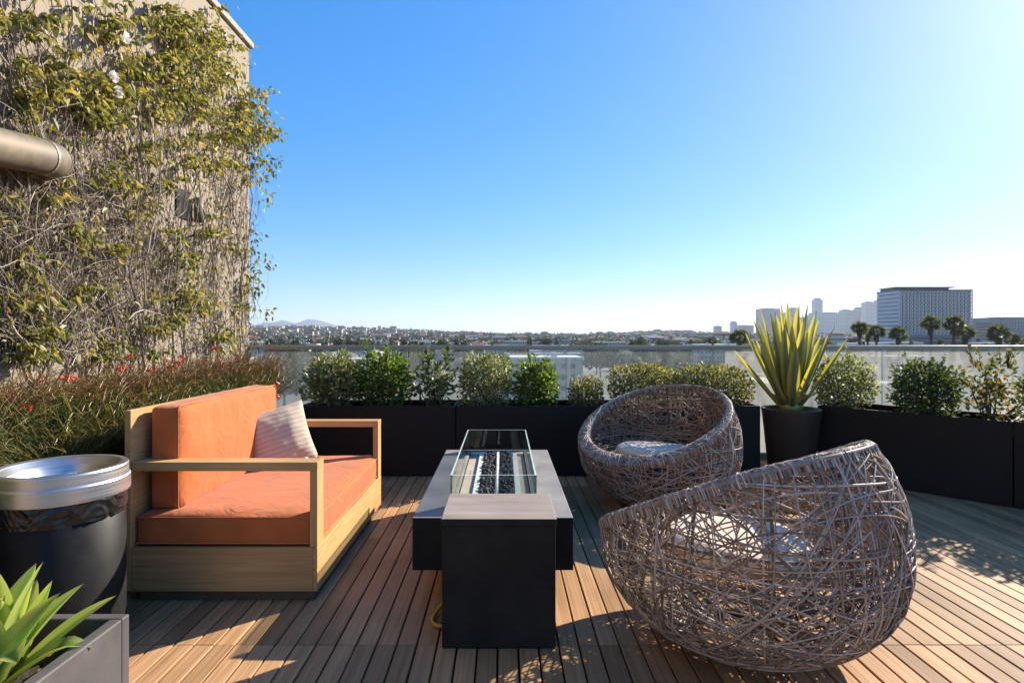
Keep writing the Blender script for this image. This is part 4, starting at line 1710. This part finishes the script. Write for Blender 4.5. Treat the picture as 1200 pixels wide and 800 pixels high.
VAR = []
vi = 0
for (wc, rc, w, d, st, ga_, txt) in (
        ('white', 'white', 18, 12, 2, 0, 'flat roofed two storey'), ('cream', 'red tiled', 13, 10, 1, 1, 'single storey'), ('grey', 'grey', 24, 14, 3, 0, 'flat roofed three storey'),
        ('tan', 'brown', 12, 9, 1, 1, 'single storey'), ('white', 'grey', 26, 15, 3, 0, 'flat roofed three storey'), ('pink', 'red tiled', 14, 11, 2, 1, 'two storey'),
        ('pale blue', 'grey', 12, 10, 2, 1, 'two storey'), ('cream', 'white', 30, 16, 4, 0, 'flat roofed four storey'), ('white', 'brown', 14, 10, 2, 1, 'two storey'), ('grey', 'white', 34, 20, 2, 0, 'flat roofed commercial')):
    me = house_mesh(w, d, st, ga_, vi).mesh('house', [WM[wc], RM[rc], winm])
    VAR.append((me, '%s %s house with %s roof in the city below' % (wc, txt, rc), max(w, d), st))
    vi += 1

cells = []
gsp = 27.0
yy = 128.0
while yy < 640:
    for xx in np.arange(-.46 * yy - 10, .93 * yy + 10, gsp):
        if any(abs(yy + 6 - ry) < 19 for ry in (175, 300, 520)):
            continue
        cells.append((xx + rng.normal() * 3, yy + rng.normal() * 3))
    yy += gsp
cells = [c for c in cells if not (322 < c[0] < 402 and 485 < c[1] < 545)]
rng.shuffle(cells)
cells.sort(key=lambda c: c[1])
houses_near, trees_near = [], []
for c in cells:
    if rng.random() < .56:
        houses_near.append(c)
    else:
        trees_near.append(c)
HGRP = 'houses in the city beyond the railing'
for c in houses_near[:270]:
    me, lab, sz, st = VAR[rng.integers(len(VAR))]
    o = bpy.data.objects.new('house', me)
    col.objects.link(o)
    o.location = (c[0], c[1], GZ)
    o.rotation_euler = (0, 0, rng.choice([0, math.pi / 2]) if sz < 22 else 0)
    s = rng.uniform(.85, 1.0) if sz < 22 else .8
    o.scale = (s, s, s)
    tag(o, lab, 'house', HGRP)

# trees
TLEAF = [leaf_mat('city_tree_leaf', [(0, (.022, .034, .014)), (.6, (.05, .065, .022)), (1, (.09, .10, .035))], .3, .03),
         leaf_mat('olive_tree_leaf', [(0, (.04, .045, .02)), (.6, (.075, .075, .03)), (1, (.12, .11, .045))], .3, .03)]
bark = basic('tree_bark', (.09, .065, .045), .9, .2, 2)


def crown_pts(n, rx, h, z0, seed):
    g = np.random.default_rng(seed)
    lob = nrm(g.normal(size=(9, 3))) * np.array([rx * .6, rx * .6, h * .32]) + np.array([0, 0, z0 + h / 2])
    rl = g.uniform(.35, .55, 9)
    i = g.integers(0, 9, n)
    d = nrm(g.normal(size=(n, 3))) * (g.random((n, 1)) ** .4)
    return lob[i] + d * rl[i][:, None] * np.array([rx, rx, h * .55]), d


def tree_proto(rx, h, th_, leafm, n, seed, cone=False):
    t = bpy.data.objects.new('tree', None)
    mb = MB()
    if cone:
        g = np.random.default_rng(seed)
        s = g.random(n) ** .6
        a = g.random(n) * 6.28
        rad = rx * (1 - (1 - s)) * g.random(n) ** .4
        P = np.stack([np.cos(a) * rad, np.sin(a) * rad, th_ + h * (1 - s)], 1)
        D_ = np.stack([np.cos(a), np.sin(a), -.2 + 0 * a], 1) + g.normal(size=(n, 3)) * .4
    else:
        P, D_ = crown_pts(n, rx, h, th_ * .85, seed)
        D_ = D_ + rng.normal(size=(n, 3)) * .6
    leaf_cloud(mb, P, D_, 1.3, .9)
    tb = MB()
    tb.tube([(0, 0, -.3), (.1, .05, th_ * .6), (0, .1, th_ + h * .4)], [.3, .22, .08], 7)
    for a in range(4):
        tb.tube([(0, .05, th_ * .8), (math.cos(a * 1.6) * rx * .5, math.sin(a * 1.6) * rx * .5, th_ + h * .4)], [.14, .04], 5)
    return mb.mesh('crown', leafm), tb.mesh('trunk', bark)


TP = []
for i, (rx, h, th_, lm, n, cone, lab) in enumerate((
        (4.5, 7, 3, 0, 420, 0, 'dark round crowned street tree among the houses below'), (5.5, 6, 3.5, 1, 460, 0, 'olive spreading tree among the houses below'), (2.2, 11, 1.5, 0, 360, 1, 'narrow dark cypress like tree among the houses below'),
        (3.6, 5, 2.5, 1, 340, 0, 'small olive round tree among the houses below'), (4.0, 9, 3, 0, 430, 0, 'tall dark bushy tree among the houses below'))):
    TP.append((tree_proto(rx, h, th_, TLEAF[lm], n, 40 + i, cone), lab))
TG = 'trees between the houses beyond the railing'


def put_tree(x, y, z, k, s):
    (cm, tm), lab = TP[k]
    t = thing('tree', (x, y, z), lab, 'tree', TG, rng.random() * 6.28)
    t.scale = (s, s, s)
    for nm, me in (('crown', cm), ('trunk', tm)):
        o = bpy.data.objects.new(nm, me)
        col.objects.link(o)
        o.parent = t


cnt = 0
for c in trees_near:
    for q in range(2):
        if cnt >= 285:
            break
        put_tree(c[0] + rng.normal() * 5, c[1] + rng.normal() * 5, GZ, int(rng.integers(5)), rng.uniform(.7, 1.15))
        cnt += 1

# far belt of houses and trees, too many to count
fw, ftb = MB(), MB()
mats_far = [WM['white'], WM['cream'], WM['grey'], WM['tan'], WM['pink'], RM['grey'], RM['red tiled'], RM['brown'], RM['white'], winm]
nfar = 3300
for i in range(nfar):
    y = 640 + 2700 * rng.random() ** .8
    x = rng.uniform(-.45, .92) * y
    if 322 < x < 402 and y < 700:
        continue
    z = float(tz(x, y))
    w, d, h = rng.uniform(9, 24), rng.uniform(8, 14), rng.choice([3.5, 6.5, 6.5, 9.5])
    if rng.random() < .06:
        h *= 1.9
        w *= 1.3
    m = int(rng.choice([0, 0, 1, 1, 2, 3, 4]))
    fw.box(x - w / 2, x + w / 2, y - d / 2, y + d / 2, z - 3, z + h, m)
    fw.box(x - w / 2 + .8, x + w / 2 - .8, y - d / 2 - .1, y - d / 2 + .3, z + h - 2.4, z + h - 1, 9)
    if rng.random() < .55:
        rh = 2.6
        V = [(x - w / 2 - .5, y - d / 2 - .5, z + h), (x + w / 2 + .5, y - d / 2 - .5, z + h), (x + w / 2 + .5, y + d / 2 + .5, z + h), (x - w / 2 - .5, y + d / 2 + .5, z + h), (x - w / 4, y, z + h + rh), (x + w / 4, y, z + h + rh)]
        fw.add(V, [(0, 1, 5, 4), (2, 3, 4, 5), (1, 2, 5), (3, 0, 4)], int(rng.choice([5, 6, 7])))
    else:
        fw.box(x - w / 2 - .2, x + w / 2 + .2, y - d / 2 - .2, y + d / 2 + .2, z + h + .01, z + h + .5, int(rng.choice([5, 8])))
tag(fw.build('distant_houses', mats_far), 'far mass of small pale houses spread over the hills', 'houses', kind='stuff')
PP, DD, LL = [], [], []
for i in range(5200):
    y = 600 + 3000 * rng.random() ** .85
    x = rng.uniform(-.45, .92) * y
    z = float(tz(x, y))
    r = rng.uniform(3, 6.5)
    h = rng.uniform(6, 13)
    n = 26
    d = nrm(rng.normal(size=(n, 3)))
    rad = rng.random((n, 1)) ** .4
    if rng.random() < .12:
        P_ = d * rad * np.array([2.0, 2.0, h * .7]) + np.array([x, y, z + h * .7])
    else:
        P_ = d * rad * np.array([r, r, h * .42]) + np.array([x, y, z + h * .55])
    PP.append(P_)
    DD.append(d + rng.normal(size=(n, 3)) * .5)
PP, DD = np.concatenate(PP), np.concatenate(DD)
leaf_cloud(ftb, PP, DD, 3.6, 2.8)
tag(ftb.build('distant_trees', TLEAF[0]), 'far mass of dark trees between the houses on the hills', 'trees', kind='stuff')

# palms in front of the office block
palm_leaf = leaf_mat('palm_frond', [(0, (.045, .06, .018)), (.6, (.11, .125, .035)), (1, (.22, .21, .07))], .35, .05)
palm_dead = leaf_mat('dead_palm_skirt', [(0, (.10, .075, .045)), (1, (.18, .14, .09))], .15, .03)


def palm(u, vtop, Dd, label, s=1.0, seed=0, lean=0):
    g = np.random.default_rng(seed)
    x = PX(u, Dd)
    zt = PZ(vtop, Dd)
    gz_ = GZ
    h = zt - gz_ - 2.2 * s
    t = thing('palm_tree', (x, Dd, gz_), label, 'palm tree', 'fan palms standing beyond the right of the railing')
    tb = MB()
    zz = np.linspace(-.3, h, 8)
    tb.tube(np.stack([lean * (zz / h) ** 2, 0 * zz, zz], 1), np.linspace(.42, .26, 8) * s, 9)
    tb.build('trunk', bark, t, smooth=True)
    mb = MB()
    sk = MB()
    top = np.array([lean, 0, h])
    for i in range(64):
        el = math.asin(g.uniform(-.6, 1))
        az = g.random() * 6.28
        dv = np.array([math.cos(az) * math.cos(el), math.sin(az) * math.cos(el), math.sin(el)])
        ln = g.uniform(1.0, 1.45) * s
        c = top + dv * ln
        mb.tube([top + dv * .1, c], [.03, .02], 4, cap=False)
        # fan of blades
        side = nrm(np.cross(dv, [0, 0, 1]) + 1e-4)
        upv = np.cross(side, dv)
        ro = g.normal(0, .7)
        side, upv = side * math.cos(ro) + upv * math.sin(ro), upv * math.cos(ro) - side * math.sin(ro)
        for a in np.linspace(-1.25, 1.25, 13):
            d2 = dv * math.cos(a) + side * math.sin(a)
            tip = c + d2 * g.uniform(1.2, 1.6) * s - np.array([0, 0, .12 * s])
            wv = np.cross(d2, upv) * .085 * s
            m_ = c + d2 * .7 * s + upv * .05
            V = [c, m_ + wv, tip, m_ - wv]
            mb.add(V, [(0, 1, 2, 3)])
    for i in range(60):
        az = g.random() * 6.28
        z0 = h - g.uniform(.2, 2.2) * s
        b = np.array([math.cos(az) * .25 * s + lean, math.sin(az) * .25 * s, z0])
        tip = b + np.array([math.cos(az) * .55 * s, math.sin(az) * .55 * s, -1.0 * s])
        wv = np.array([-math.sin(az), math.cos(az), 0]) * .22 * s
        sk.add([b, b + (tip - b) * .6 + wv, tip, b + (tip - b) * .6 - wv], [(0, 1, 2, 3)])
    mb.build('crown', palm_leaf, t)
    sk.build('dead_fronds', palm_dead, t)
    return t


palm(866, 386, 150, 'wide dark palm just left of the spiky potted plant', 1.05, 1)
palm(835, 394, 300, 'tiny distant palm left of the blue glass tower', 1.0, 2)
palm(1007, 376, 160, 'leftmost of three palms left of the gridded office block', .95, 3)
palm(1017, 380, 170, 'middle palm of the close trio left of the office block', .9, 4)
palm(1027, 380, 165, 'rightmost palm of the trio, overlapping the office block corner', .95, 5)
palm(1053, 382, 150, 'lone squat palm low in front of the office block corner', .95, 6)
palm(1092, 369, 150, 'tall palm with bare trunk in front of the office block', 1.0, 7, -.3)
palm(1117, 369, 150, 'tall palm left of its darker leaning neighbour', 1.05, 8, .2)
palm(1131, 379, 155, 'darker shorter palm against the right edge of the office block', 1.05, 9)
palm(1170, 380, 145, 'big palm in front of the tan block at the right edge', 1.1, 10)
palm(1187, 390, 165, 'small low palm furthest right', .85, 11)

# ------------------------------------------------------------------ haze
mh = bpy.data.materials.new('haze_air')
mh.use_nodes = True
N, L = mh.node_tree.nodes, mh.node_tree.links
N.remove(N["Principled BSDF"])
pv = N.new("ShaderNodeVolumePrincipled")
pv.inputs["Color"].default_value = (.80, .88, 1, 1)
pv.inputs["Density"].default_value = 0.55e-4
pv.inputs["Anisotropy"].default_value = .25
L.new(pv.outputs[0], N["Material Output"].inputs["Volume"])
mb = MB()
mb.box(-8900, 8900, -190, 13500, GZ - 3.2, 420)
tag(mb.build('haze', mh), 'pale blue haze in the air over the city', 'haze', kind='stuff')
